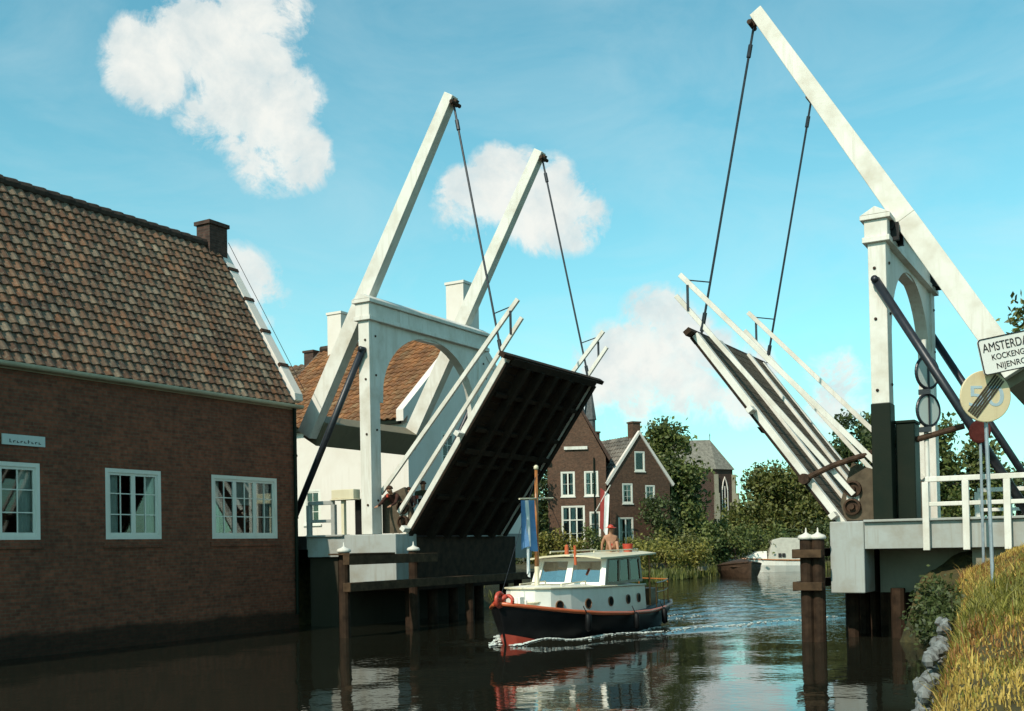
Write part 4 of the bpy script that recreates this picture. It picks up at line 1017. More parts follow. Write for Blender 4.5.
def fingers(J, E, R, w, sx, d):
    """five short finger chains from the wrist joint w along d"""
    d = V(d).normalized(); side = d.cross(V((0, 0, 1))); side = side.normalized() if side.length > .1 else V((1, 0, 0)); b = V(J[w])
    for k in range(5):
        off = (k-2)*.02; L_ = (.05, .085, .095, .088, .07)[k]; n0 = f'{w}k{k}'; n1 = f'{w}f{k}'
        J[n0] = tuple(b+d*.07+side*off*sx); J[n1] = tuple(b+d*(.07+L_)+side*off*1.3*sx-V((0, 0, .02)))
        R[n0] = .011; R[n1] = .008; E += [(w, n0), (n0, n1)]
def standing(lean=0, arm_fwd=.3, legspread=.1):
    c, s_ = math.cos(lean), math.sin(lean); hip = V((0, 0, .92))
    def up(z, x=0, y=0): return tuple(hip+V((x, -z*s_+y*c, z*c)))
    J = {'pelvis': (0, 0, .92), 'belly': up(.22), 'chest': up(.42), 'neck': up(.56), 'head0': up(.62, 0, -.01), 'head': up(.72, 0, -.03), 'crown': up(.80, 0, -.02)}
    R = {'pelvis': (.15, .11), 'belly': (.145, .11), 'chest': (.165, .115), 'neck': .06, 'head0': .07, 'head': .098, 'crown': .075}
    E = [('pelvis', 'belly'), ('belly', 'chest'), ('chest', 'neck'), ('neck', 'head0'), ('head0', 'head'), ('head', 'crown')]
    for n, sx in (('L', 1), ('R', -1)):
        sh = V(up(.47, sx*.20)); el = sh+V((sx*.05, -arm_fwd*.6, -.26)); wr = el+V((-sx*.02, -.2-arm_fwd*.2, -.10))
        J['sh'+n], J['el'+n], J['wr'+n] = tuple(sh), tuple(el), tuple(wr); R['sh'+n], R['el'+n], R['wr'+n] = .072, .05, .034
        E += [('chest', 'sh'+n), ('sh'+n, 'el'+n), ('el'+n, 'wr'+n)]; fingers(J, E, R, 'wr'+n, sx, (0, -1, -.2))
        J['hp'+n] = (sx*.10, 0, .86); J['kn'+n] = (sx*legspread, -.03, .48); J['an'+n] = (sx*legspread, .02, .09); J['to'+n] = (sx*(legspread+.02), -.15, .035)
        R['hp'+n], R['kn'+n], R['an'+n], R['to'+n] = .10, .068, .045, .035
        E += [('pelvis', 'hp'+n), ('hp'+n, 'kn'+n), ('kn'+n, 'an'+n), ('an'+n, 'to'+n)]
    return J, E, R
def cloth_map(E, top=1, bottom=2, shoe=3, bare_arms=False):
    m = {}
    for a, b in E:
        if 'head' in a or 'head' in b or 'crown' in b: m[(a, b)] = 0
        elif a[:2] == 'to' or b[:2] == 'to': m[(a, b)] = shoe
        elif a[:2] in ('hp', 'kn') or b[:2] == 'hp': m[(a, b)] = bottom
        elif a.startswith('wr') or (bare_arms and a[:2] in ('sh', 'el')): m[(a, b)] = 0
        else: m[(a, b)] = top
    return m
for lab, loc, rz, lean, fw, top, sc in (
        ('person in a brown jersey bending forward beside the left bridge post', (-5.95, -2.02, DZ), rad(10), .85, .5, M['jacket_brown'], .80),
        ('person in dark clothes standing behind the bending one on the left bridge', (-6.05, -1.35, DZ), rad(30), .2, .35, M['jacket_dark'], .70),
        ('person in a loose green jacket standing at the barrier beside the raised left deck', (-6.0, -.78, DZ), rad(35), .12, .3, M['jacket_green'], .80)):
    J, E, R = standing(lean, fw); person(lab, loc, rz, J, E, R, cloth_map(E), [M['skin'], top, M['trouser'], M['black']], hair=M['hair'], scale=sc)
# bather sitting on the cabin roof
J = {'pelvis': (0, 0, .10), 'belly': (0, .02, .28), 'chest': (0, -.0, .46), 'neck': (0, -.03, .60), 'head0': (0, -.04, .65), 'head': (0, -.06, .75), 'crown': (0, -.05, .83)}
R = {'pelvis': (.15, .12), 'belly': (.13, .10), 'chest': (.155, .11), 'neck': .055, 'head0': .068, 'head': .098, 'crown': .075}
E = [('pelvis', 'belly'), ('belly', 'chest'), ('chest', 'neck'), ('neck', 'head0'), ('head0', 'head'), ('head', 'crown')]
for n, sx in (('L', 1), ('R', -1)):
    J['sh'+n] = (sx*.19, 0, .51); J['el'+n] = (sx*.27, .12, .28); J['wr'+n] = (sx*.27, .16, .07); R['sh'+n], R['el'+n], R['wr'+n] = .065, .046, .034
    E += [('chest', 'sh'+n), ('sh'+n, 'el'+n), ('el'+n, 'wr'+n)]; fingers(J, E, R, 'wr'+n, sx, (0, .9, -.3))
    J['hp'+n] = (sx*.11, -.06, .10); J['kn'+n] = (sx*.13, -.42, .34); J['an'+n] = (sx*.12, -.66, .06); J['to'+n] = (sx*.13, -.80, .04); R['hp'+n], R['kn'+n], R['an'+n], R['to'+n] = .09, .062, .042, .033
    E += [('pelvis', 'hp'+n), ('hp'+n, 'kn'+n), ('kn'+n, 'an'+n), ('an'+n, 'to'+n)]
mp_ = {e: 0 for e in E}; mp_[('pelvis', 'hpL')] = 1; mp_[('pelvis', 'hpR')] = 1; mp_[('pelvis', 'belly')] = 1
person('person with red sun hat and bare tanned back sitting on the cruiser roof', (BX+.05, -1.45, 1.80), rad(35), J, E, R, mp_, [M['skin'], M['red']], cap=M['red'], scale=.72)
mb = MB(); mb.lathe((BX+.45, -1.35, 1.79), [(0, .10), (.2, .13), (.205, .115), (.03, .09)], 18); tag(mb.build('bucket', M['red']), 'small red bucket on the cabin roof beside the sitting person', 'bucket')
J, E, R = standing(.1, .25); person('person in a tan shirt standing in the open cockpit behind the wheelhouse', (BX+.15, -1.12, .46), rad(25), J, E, R, cloth_map(E, bare_arms=True), [M['skin'], M['varnish'], M['trouser'], M['black']], hair=M['hair'], scale=.70)

# ------------------------------------------------------------------ white house across the road
wh_ = thing('white_house', 'white plastered house with orange tile roof and two white chimneys behind the left bridge half', 'house', (-15.4, 10.9, 2.2))
x0, x1, y0, y1, ez, rz_ = -19.2, -11.68, 6.5, 15.2, 6.75, 10.35
mb = MB(); hs = [(2.7, 3.5, 2.95, 4.25)]
facade(mb, (x0, y0, 0), (1, 0, 0), (0, -1, 0), x1-x0, 2.5, ez, hs)
facade(mb, (x1, y0, 0), (0, 1, 0), (1, 0, 0), y1-y0, 2.5, ez, [(2.1, 3.0, 4.9, 6.3)], gable=((y1-y0)/2, rz_+.12))
facade(mb, (x0, y1, 0), (0, -1, 0), (-1, 0, 0), y1-y0, 2.5, ez, [], gable=((y1-y0)/2, rz_+.12))
facade(mb, (x1, y1, 0), (-1, 0, 0), (0, 1, 0), x1-x0, 2.5, ez, [])
mb.build('wall', M['stucco'], wh_)
mb = MB(); mb.box((x0-.03, y0-.03, 1.5), (x1+.03, y1+.03, 2.498)); mb.build('plinth', M['stucco_plinth'], wh_)
window(wh_, (x0, y0, 0), (1, 0, 0), (0, -1, 0), hs[0], 1, 2, 3, local=False); window(wh_, (x1, y0, 0), (0, 1, 0), (1, 0, 0), (2.1, 3.0, 4.9, 6.3), 1, 2, 3, local=False)
ym = (y0+y1)/2; sv = V((0, ym-y0, rz_-ez)); Ls = sv.length; sv.normalize()
pantiles('roof', M['tile_orange'], wh_, (x0, y0-.25, ez-.2), (1, 0, 0), sv, V((0, -sv.z, sv.y)), x1-x0-.28, Ls+.3, .30, .32, .05, local=False)
sv2 = V((0, -sv.y, sv.z)); pantiles('roof', M['tile_orange'], wh_, (x0, y1+.25, ez-.2), (1, 0, 0), sv2, V((0, sv.z, sv.y)), x1-x0-.28, Ls+.3, .30, .32, .05, local=False)
mb = MB(); mb.tube([(x0, ym, rz_+.1), (x1-.3, ym, rz_+.1)], .14, 10); mb.build('ridge_cap', M['ridge'], wh_)
mb = MB(); mb.box((x0, y0-.24, ez-.34), (x1-.28, y0-.002, ez-.22)); mb.build('eave_board', M['green'], wh_)
mb = MB()
for (cx, w_, d_, zt) in ((x1-.40, .40, .55, 12.15), (x0+1.05, .36, .42, 11.75)): mb.mark().box((cx-w_, ym-d_, rz_-.5), (cx+w_, ym+d_, zt)); mb.box((cx-w_-.04, ym-d_-.04, zt+.001), (cx+w_+.04, ym+d_+.04, zt+.1))
mb.each('chimney', M['stucco'], wh_)
mb = MB()
for ya, yb in ((y0-.30, ym), (y1+.30, ym)):
    pa = [V((x1-.28, ya, ez-.28)), V((x1-.28, yb, rz_+.0)), V((x1-.28, yb, rz_+.38)), V((x1-.28, ya, ez+.12))]; mb.mark().prism(pa, (1, 0, 0), 0, .31)
mb.each('gable_parapet', M['stucco'], wh_)
# lower brown-roofed neighbour further back along the road
nh = thing('cottage', 'low cottage with brown tiled roof and dark chimney behind the corner of the brick house', 'cottage', (-24, 11, 2.2))
x0, x1, y0, y1, ez, rz_ = -28.0, -19.3, 6.9, 15.0, 6.3, 9.9; ym = (y0+y1)/2
mb = MB(); facade(mb, (x0, y0, 0), (1, 0, 0), (0, -1, 0), x1-x0, 1.5, ez, []); facade(mb, (x1, y0, 0), (0, 1, 0), (1, 0, 0), y1-y0, 1.5, ez, [], gable=((y1-y0)/2, rz_)); facade(mb, (x0, y1, 0), (0, -1, 0), (-1, 0, 0), y1-y0, 1.5, ez, [], gable=((y1-y0)/2, rz_)); facade(mb, (x1, y1, 0), (-1, 0, 0), (0, 1, 0), x1-x0, 1.5, ez, [])
mb.build('wall', M['stucco'], nh)
sv = V((0, ym-y0, rz_-ez)); Ls = sv.length; sv.normalize(); sv2 = V((0, -sv.y, sv.z))
pantiles('roof', M['tile'], nh, (x0, y0-.2, ez-.16), (1, 0, 0), sv, V((0, -sv.z, sv.y)), x1-x0, Ls+.25, .33, .34, .05, local=False); pantiles('roof', M['tile'], nh, (x0, y1+.2, ez-.16), (1, 0, 0), sv2, V((0, sv.z, sv.y)), x1-x0, Ls+.25, .33, .34, .05, local=False)
mb = MB(); mb.box((-19.95, ym-.35, rz_-.6), (-19.45, ym+.35, rz_+.45)); mb.box((-20.0, ym-.4, rz_+.451), (-19.4, ym+.4, rz_+.54)); mb.build('chimney', M['brick_dark'], nh)
mb = MB(); pa = [V((x1, y0-.2, ez-.1)), V((x1, ym, rz_+.12)), V((x1, ym, rz_+.34)), V((x1, y0-.2, ez+.12))]; mb.prism(pa, (1, 0, 0), -.12, .12); mb.build('verge', M['stucco'], nh)

# ------------------------------------------------------------------ brick houses beyond the bridge
def gable_house(name, label, loc, rz, wd, dp, ez, rz_, holes, wallm, roofm, wspec, vergem, base=0, side_holes=()):
    """local frame: facade in the plane y=0 facing -y, ridge running back along +y"""
    t = thing(name, label, 'house', loc, rz)
    mb = MB()
    facade(mb, (0, 0, 0), (1, 0, 0), (0, -1, 0), wd, base, ez, [h for h in holes if h[3] <= ez], gable=None)
    # gable triangle with attic openings: strips
    att = [h for h in holes if h[3] > ez]
    zs = sorted({ez, rz_, *[h[2] for h in att], *[h[3] for h in att]})
    for z0, z1 in zip(zs[:-1], zs[1:]):
        hw = lambda z: wd/2*(rz_-z)/(rz_-ez)
        L0, L1, R0, R1 = wd/2-hw(z0), wd/2-hw(z1), wd/2+hw(z0), wd/2+hw(z1)
        hh = [h for h in att if h[2] <= z0 and h[3] >= z1]
        if hh:
            a, b = hh[0][:2]; mb.quad((L0, 0, z0), (a, 0, z0), (a, 0, z1), (L1, 0, z1)); mb.quad((b, 0, z0), (R0, 0, z0), (R1, 0, z1), (b, 0, z1))
            mb.quad((a, 0, z0), (a, .18, z0), (a, .18, z1), (a, 0, z1)); mb.quad((b, .18, z0), (b, 0, z0), (b, 0, z1), (b, .18, z1))
        else: mb.quad((L0, 0, z0), (R0, 0, z0), (R1, 0, z1), (L1, 0, z1))
    facade(mb, (wd, 0, 0), (0, 1, 0), (1, 0, 0), dp, base, ez, []); facade(mb, (0, dp, 0), (0, -1, 0), (-1, 0, 0), dp, base, ez, list(side_holes)); facade(mb, (wd, dp, 0), (-1, 0, 0), (0, 1, 0), wd, base, ez, [], gable=(wd/2, rz_))
    mb.build('wall', wallm, t, local=True)
    for h, (cs, c, r_, cu, tr) in zip(holes, wspec): window(t, (0, 0, 0), (1, 0, 0), (0, -1, 0), h, cs, c, r_, curtain=cu, fw=.08, sash=.045, transom=tr)
    sv = V((wd/2, 0, rz_-ez)); Ls = sv.length; sv.normalize()
    pantiles('roof', roofm, t, (-.16, .14, ez-.2), (0, 1, 0), sv, V((-sv.z, 0, sv.x)), dp, Ls+.2, .33, .33, .05); pantiles('roof', roofm, t, (wd+.16, .14, ez-.2), (0, 1, 0), V((-sv.x, 0, sv.z)), V((sv.z, 0, sv.x)), dp, Ls+.2, .33, .33, .05)
    mb = MB(); ns = V((-sv.z, 0, sv.x))
    pa = [V((-.22, 0, ez-.25)), V((wd/2, 0, rz_+.03)), V((wd/2, 0, rz_+.26)), V((-.36, 0, ez-.1))]; mb.mark().prism(pa, (0, 1, 0), -.08, .16)
    pb = [V((wd-p.x, p.y, p.z)) for p in pa]; mb.mark().prism(pb[::-1], (0, 1, 0), -.08, .16); mb.each('verge', vergem, t, local=True)
    return t
C2 = ((0, .3, 0, 1), (.7, 1, 0, 1))
# facade facing the camera a little to the right
h1 = gable_house('brick_house', 'tall narrow red brown brick house with pointed gable and large white window, nearest the bridge', (-22.45, 36.8, .55), rad(24), 3.75, 8, 7.05, 10.65,
    [(.85, 1.75, 4.55, 6.15), (2.35, 3.25, 4.55, 6.15), (.85, 2.35, 1.25, 3.95), (2.65, 3.35, .5, 3.55)], M['brick_red'], M['tile'],
    [(2, 1, 2, C2, None), (2, 1, 2, C2, None), (3, 1, 3, ((.0, .2, .6, 1), (.4, .6, .3, 1)), 3.0), (1, 2, 4, ((0, 1, 0, 1),), None)], M['brick_dark'])
mb = MB(); mb.box((1.1, -.12, 7.55), (2.6, -.002, 7.75)); mb.build('gable_beam', M['white'], h1, local=True)
mb = MB(); mb.tube([(3.0, -.06, .0), (3.0, -.06, 7.0)], .05, 8); mb.build('downpipe', M['green'], h1, local=True)
mb = MB(); mb.box((-.45, -.3, 6.75), (.15, -.002, 7.0)); mb.build('corbel', M['white'], h1, local=True)
h2 = gable_house('brick_house', 'smaller brick house with grey tiled roof and white-edged gable, half hidden by the big tree', (-18.9, 38.6, .55), rad(58), 4.7, 6.4, 5.45, 8.55,
    [(.95, 1.75, 4.05, 5.35), (2.75, 3.5, 4.0, 5.25), (.6, 1.75, .4, 3.15), (1.95, 2.75, 6.15, 7.45)], M['brick_red'], M['tile_grey'],
    [(1, 2, 3, C2, None), (1, 2, 3, C2, None), (2, 1, 3, C2, None), (1, 1, 1, (), None)], M['stucco'])
mb = MB(); mb.mark().box((2.1, .35, 8.2), (2.7, .95, 9.35)); mb.box((2.05, .3, 9.351), (2.75, 1.0, 9.45)); mb.mark().box((2.0, 5.4, 8.2), (2.75, 6.1, 9.2)); mb.box((1.95, 5.35, 9.201), (2.8, 6.15, 9.32)); mb.each('chimney', M['brick_red'], h2, local=True)
cloth('national_flag', None, (-18.9, 37.2, 5.55), (-18.35, 37.35, 5.1), (-.15, 0, -2.6), sway=.06, taper=.9, label='red, white and blue flag hanging in front of the brick houses', cat='flag', mats=[M['red_cloth'], M['white_cloth'], M['blue_cloth']], split=lambda u, v: 0 if u < .42 else 1 if u < .93 else 2)
fp = MB(); fp.tube([(-19.3, 37.3, 4.1), (-18.2, 37.2, 5.7)], .035, 8); tag(fp.build('flagpole', M['white']), 'white slanting flagpole holding the flag before the brick houses', 'flagpole')

# ------------------------------------------------------------------ church beyond the trees
ch = thing('church', 'old brick church with slate roof, pointed apse windows and tall spire above the far trees', 'church', (-55, 133, 0))
ap = V((-47.9, 137.8, 0)); tw = V((-63.5, 128.5, 0)); ax = (ap-tw).normalized(); sd = V((-ax.y, ax.x, 0)); EZ, RZc = 13.2, 18.0; hw = 3.0
fr_ = [(0, 1), (.38, .92), (.71, .71), (.92, .38), (1, 0), (.92, -.38), (.71, -.71), (.38, -.92), (0, -1)]
poly = [(1.0, .42), (.42, 1.0)]
out = [ap+sd*hw, ap+sd*hw*.62+ax*hw*.9, ap-sd*hw*.62+ax*hw*.9, ap-sd*hw, tw-sd*hw, tw+sd*hw]
out = [ap+sd*hw+ax*.2, ap+sd*hw*.45+ax*hw*1.05, ap-sd*hw*.45+ax*hw*1.05, ap-sd*hw+ax*.2, tw-sd*hw, tw+sd*hw]
mb = MB(); mb.loft([[V((p.x, p.y, 0)) for p in out], [V((p.x, p.y, EZ)) for p in out]]); mb.build('nave_wall', M['brick_dark'], ch)
mb = MB(); ov = [p+(p-(ap if i < 4 else tw)).normalized()*.35 for i, p in enumerate(out)]; Z = V((0, 0, 1)); A = ap+Z*RZc; B = tw+Z*RZc
e = [V((p.x, p.y, EZ)) for p in ov]
mb.add(e+[A, B], [(0, 1, 6), (1, 2, 6), (2, 3, 6), (3, 4, 7, 6), (5, 0, 6, 7), (4, 5, 7), (5, 4, 3, 2, 1, 0)]); mb.build('roof', M['slate_warm'], ch)
mb = MB(); mb.tube([A, A+Z*1.0], .06, 6); mb.tube([A+Z*.7-sd*.3, A+Z*.7+sd*.3], .05, 6); mb.build('roof_finial', M['slate'], ch)
for i in range(3):
    a, b_ = out[i], out[i+1]; u = (b_-a); Lw = u.length; u.normalize(); nn = V((u.y, -u.x, 0)); mid = (a+b_)/2
    if nn.dot(mid-ap) < 0: nn = -nn
    ww = .55; rg = [mid+u*k+Z*z for k, z in ((-ww, 5.5), (ww, 5.5), (ww, 10), (ww*.6, 11.2), (0, 12), (-ww*.6, 11.2), (-ww, 10))]
    mb = MB(); mb.prism(rg, nn, .01, .06); wn_ = mb.build('window', M['dark'], ch)
    mb = MB(); 
    for k in (-ww, 0, ww): mb.obox(mid, u, nn, Z, (k-.07, k+.07), (.065, .12), (5.5, 10.6))
    mb.tube([p+nn*.1 for p in rg[2:7]], .1, 6); mb.build('tracery', M['stucco'], wn_)
mb = MB()
for p in out[:4]:
    dv = (p-ap).normalized(); mb.mark().obox(p, dv, V((-dv.y, dv.x, 0)), Z, (-.1, .9), (-.35, .35), (0, 9.5)); mb.obox(p, dv, V((-dv.y, dv.x, 0)), Z, (-.1, .45), (-.3, .3), (9.501, 12.4))
mb.each('buttress', M['concrete'], ch)
mb = MB(); mb.obox(tw, ax, sd, Z, (-5.5, -.2), (-2.7, 2.7), (0, 18.8)); tow = mb.build('tower', M['brick_dark'], ch)
tc_ = tw-ax*2.8; mb = MB(); mb.lathe(tc_, [(18.8, 2.9), (20.5, 2.1), (29.3, .05)], 8); mb.build('spire', M['slate'], tow)
for su in (-1, 1):
    for sv_ in (-1, 1):
        q = tc_+ax*2.2*su+sd*2.2*sv_; mb = MB(); mb.lathe(q, [(17.5, .75), (21.2, .72), (21.21, .92), (27.4, .04)], 8); mb.tube([q+Z*27.4, q+Z*28.0], .05, 6); mb.build('pinnacle', M['slate'], tow)

# ------------------------------------------------------------------ far boats
def small_boat(name, label, loc, rz, L_, hb, zs, mat, cat='boat'):
    t = thing(name, label, cat, loc, rz); mb = MB(); rings = []
    for k in range(9):
        u = k/8; y = -L_/2+L_*u; f_ = math.sin(min(1, u*1.9+.02)*math.pi/2)**.8*(1-.35*max(0, u-.6)/.4); z = zs+.25*(1-u)**2
        b_ = hb*max(f_, .03); rings.append([V((b_*c, y, zz)) for c, zz in ((1, z), (.97, z*.55), (.8, 0), (.4, -.2), (-.4, -.2), (-.8, 0), (-.97, z*.55), (-1, z))])
    mb.loft(rings); mb.build('hull', mat, t, smooth=False, local=True)
    mb = MB()
    for sgn in (1, -1): mb.mark().tube([V((r_[0].x*sgn, r_[0].y, r_[0].z)) for r_ in rings], .05, 8)
    mb.each('gunwale', M['boat_brown'] if mat is not M['boat_white'] else M['varnish'], t, local=True)
    return t
t = small_boat('moored_boat', 'dark brown wooden boat moored at the reedy bank, left of the white cabin boat', (-9.3, 35.2, 0), rad(30), 5.6, 1.15, .62, M['boat_brown'])
mb = MB(); mb.loft([[V((x_*w_, y, .60+.42*(1-w_*w_)*k)) for w_ in (-1, -.6, 0, .6, 1)] for y, x_, k in ((-2.6, .2, .4), (-1.8, .8, .95), (0, 1.05, 1.0), (2.2, .9, .6))], closed=False, caps=False); mb.build('tarpaulin', M['boat_brown'], t, local=True, smooth=True)
t = small_boat('moored_boat', 'white cabin boat with pale canvas hood moored beyond the bridge by the trees', (-10.35, 44.8, 0), rad(-62), 5.6, 1.15, .72, M['boat_white'])
mb = MB(); mb.loft([[V((a*.95, y, .70)) for a in (-1, 1)]+[V((a*.78, y+dy, zt)) for a in (1, -1)] for y, dy, zt in ((-.4, .32, 2.05), (.4, .1, 2.2), (1.8, -.1, 2.15))]); cn = mb.build('canvas_hood', M['canvas'], t, local=True, bevel=.03)
mb = MB(); mb.loft([[V((a*.8, y, .8)) for a in (-1, 1)]+[V((a*.7, y, zt)) for a in (1, -1)] for y, zt in ((-1.7, 1.0), (-1.0, 1.32), (-.42, 1.35))]); mb.build('fore_cabin', M['boat_white'], t, local=True, bevel=.02)
mb = MB(); 
for a in (.25, .5): mb.mark().box((.965, a, .95), (.985, a+.2, 1.2))
mb.each('name_mark', M['letter'], t, local=True)

# ------------------------------------------------------------------ trees and plants
def leaves(mb, centers, n, spread, size, up=.3):
    cs = np.array(centers); idx = rng.integers(0, len(cs), n); p = cs[idx]+rng.normal(0, 1, (n, 3))*spread
    for q in p:
        q = V(q.tolist()); a = V(rng.normal(0, 1, 3).tolist()).normalized(); b_ = a.orthogonal().normalized(); b_.rotate(Quaternion(a, random.random()*6)); c_ = a.cross(b_)
        s1 = size*random.uniform(.6, 1.3); s2 = s1*random.uniform(.4, .7)
        mb.add([q-b_*s1, q+c_*s2, q+b_*s1, q-c_*s2], [(0, 1, 2, 3)])
def tree(name, label, loc, h, lobes, n, size, mat, cat='tree', group=None, trunk_h=None, tr=.16, clumps=46, spread=.33, shell=(.4, 1.0)):
    """lobes: list of (dx,dy,z,rx,rz) ellipsoids whose shells carry leaf clumps"""
    loc = V(loc); t = thing(name, label, cat, loc, 0, group); cen = []
    for dx, dy, z, rx, rz_ in lobes:
        for k in range(max(6, int(clumps*rx*rx/sum(l[3]**2 for l in lobes)*1.0))):
            a = rng.normal(0, 1, 3); a /= np.linalg.norm(a); rr_ = rng.uniform(*shell)
            cen.append((dx+a[0]*rx*rr_, dy+a[1]*rx*rr_, max(.15, z+a[2]*rz_*rr_)))
    mb = MB(); leaves(mb, cen, n, spread, size); mb.build('crown', mat, t, local=True)
    mb = MB(); th = trunk_h or h*.55
    mb.tube([(0, 0, -.3), (.05, .03, th*.4), (-.04, .06, th*.75), (0, 0, th)], [tr*1.25, tr, tr*.8, tr*.5], 9)
    for dx, dy, z, rx, rz_ in lobes:
        for k in range(3):
            e = V((dx+random.uniform(-.5, .5)*rx, dy+random.uniform(-.5, .5)*rx, z+random.uniform(0, .6)*rz_)); b_ = V((0, 0, th*random.uniform(.45, .9)))
            mb.tube([b_, b_.lerp(e, .5)+V((0, 0, .2)), e], [tr*.42, tr*.28, tr*.1], 6)
    mb.build('trunk', M['trunk'], t, local=True, smooth=True)
    return t
tree('broadleaf_tree', 'tall loose green tree rising behind the smaller brick house', (-17.6, 45.1, .6), 10, [(0, 0, 6.6, 2.3, 2.6), (-1.6, .3, 5.6, 1.7, 2.2), (1.0, .2, 5.0, 1.5, 2.0), (.2, 0, 8.4, 1.3, 1.1), (1.4, .6, 3.0, 1.2, 1.3), (.6, -.5, 3.2, 1.6, 1.6)], 15000, .17, M['leaf_mid'], spread=.40, clumps=90)
tree('broadleaf_tree', 'dark tree in the gap between the raised left deck and the tall brick house', (-27.6, 45.3, .6), 8.5, [(0, 0, 5.2, 2.2, 2.6), (-2.0, 0, 4.2, 2.0, 2.6), (1.2, .6, 3.0, 2.0, 2.2), (0, 0, 2.0, 2.2, 1.6)], 12000, .18, M['leaf_dark'], spread=.42, clumps=80)
tree('broadleaf_tree', 'small bushy tree between the tall tree and the church', (-15.4, 48.5, .6), 5.5, [(0, 0, 1.6, 1.4, 1.1), (1.2, .6, 1.4, 1.2, 1.0), (-1.0, 0, 1.5, 1.3, 1.0)], 6000, .16, M['leaf_olive'], clumps=40)
tree('willow', 'broad rounded olive green willow behind the white cabin boat', (-13.2, 57.5, .6), 8.5, [(0, 0, 4.6, 3.0, 3.3), (-2.4, -1.2, 2.4, 2.0, 2.0), (2.6, 1.6, 4.6, 2.6, 3.0), (-1.0, -.6, 2.0, 2.6, 2.0), (1.8, .4, 2.2, 2.6, 2.2), (4.6, 2.5, 3.4, 2.2, 2.8)], 52000, .165, M['leaf_willow'], spread=.5, clumps=240, shell=(.25, .92))
tree('broadleaf_tree', 'dark tree showing above the raised right deck, left of the portal post', (-8.8, 63, .6), 12, [(0, 0, 8.2, 2.6, 3.0), (-1.8, -1, 6.4, 2.2, 2.6), (2.0, 1, 7.6, 2.3, 2.6), (.5, 0, 4.5, 2.8, 2.4)], 14000, .2, M['leaf_dark'], spread=.42, clumps=70, tr=.25)
tree('broadleaf_tree', 'dark tree seen through the right portal between its two posts', (-2.9, 60, .6), 11, [(0, 0, 7.4, 2.4, 2.8), (-2.0, -1, 6.2, 2.0, 2.6), (2.2, 1.2, 6.2, 2.2, 2.6), (0, 0, 3.8, 2.8, 2.4), (3.2, 1.6, 4.2, 2.0, 2.2)], 15000, .2, M['leaf_mid'], spread=.42, clumps=70, tr=.25)
tree('broadleaf_tree', 'distant tree low at the right edge behind the railing', (1.6, 74, .6), 8, [(0, 0, 5.6, 2.4, 2.4), (2.5, 1.5, 5.2, 2.3, 2.3), (4.8, 2.6, 5.0, 2.4, 2.4)], 5000, .22, M['leaf_dark'], spread=.45, clumps=50)
tree('poplar', 'leafy tree whose outermost twigs reach in at the right edge above the direction board', (9.7, 9.4, 1.3), 11, [(0, 0, 7.6, 1.9, 2.0), (.5, .3, 5.6, 1.3, 1.2), (-.5, -.3, 6.6, 1.6, 1.3)], 3000, .11, M['leaf_olive'], spread=.26, clumps=60)
tree('climbing_shrub', 'dark climbing shrub against the left side of the tall brick house', (-23.0, 35.2, .6), 6.2, [(0, 0, 3.4, 1.2, 2.8), (.5, .3, 1.6, 1.1, 1.5), (-1.2, -.8, 3.0, 1.3, 2.6)], 9000, .12, M['leaf_dark'], cat='shrub', clumps=40, spread=.25)
tree('shrub', 'bright yellow green shrub below the large white window', (-21.3, 35.4, .5), 2.6, [(0, 0, 1.5, 1.0, 1.2), (.9, .5, 1.2, .9, 1.0), (-.9, -.4, 1.1, .9, 1.0)], 3500, .10, M['leaf_yellow'], cat='shrub', clumps=26, spread=.24, tr=.06)
tree('shrub', 'round dark shrub in front of the house door', (-18.9, 36.4, .5), 2.4, [(0, 0, 1.5, .9, 1.3), (.8, .4, 1.0, .8, .9)], 2500, .10, M['leaf_mid'], cat='shrub', clumps=22, spread=.22, tr=.06)
tree('climbing_shrub', 'climbing plant covering the right side of the smaller brick house', (-16.0, 40.2, .5), 4.6, [(0, 0, 2.6, 1.0, 2.1), (.7, .4, 1.8, .9, 1.7), (-.6, -.4, 3.6, .6, .8)], 4200, .11, M['leaf_dark'], cat='shrub', clumps=36, spread=.25, tr=.06)
tree('hedge', 'rounded clipped hedge in the garden right of the brick houses', (-14.2, 36.6, .5), 2.2, [(0, 0, 1.1, 1.2, 1.1), (1.4, .7, 1.2, 1.2, 1.1), (-1.3, -.6, 1.0, 1.1, 1.0)], 5000, .10, M['leaf_olive'], cat='hedge', clumps=40, spread=.25, tr=.05)
tree('hedge', 'taller dark hedge behind the brown moored boat', (-12.2, 43, .5), 2.8, [(0, 0, 1.3, 1.4, 1.3), (1.2, 2.0, 1.4, 1.5, 1.4), (-1.0, -1.7, 1.2, 1.3, 1.2)], 5500, .12, M['leaf_mid'], cat='hedge', clumps=44, spread=.28, tr=.05)
tree('shrub', 'leafy bush at the water edge just right of the cruiser stern', (-12.5, 31.6, .3), 2.0, [(0, 0, .9, 1.1, .9), (1.0, 1.3, .9, 1.1, .9), (-.8, -1.2, .9, 1.0, .9)], 4500, .09, M['leaf_yellow'], cat='shrub', clumps=36, spread=.24, tr=.05)
tree('shrub', 'low dark bush on the bank under the willow', (-11.2, 51.8, .4), 2.4, [(0, 0, 1.2, 1.5, 1.2), (2.4, .3, 1.3, 1.6, 1.3), (5.0, .5, 1.4, 1.7, 1.4), (7.5, .6, 1.4, 1.7, 1.4)], 7000, .12, M['leaf_dark'], cat='shrub', clumps=60, spread=.32, tr=.05)
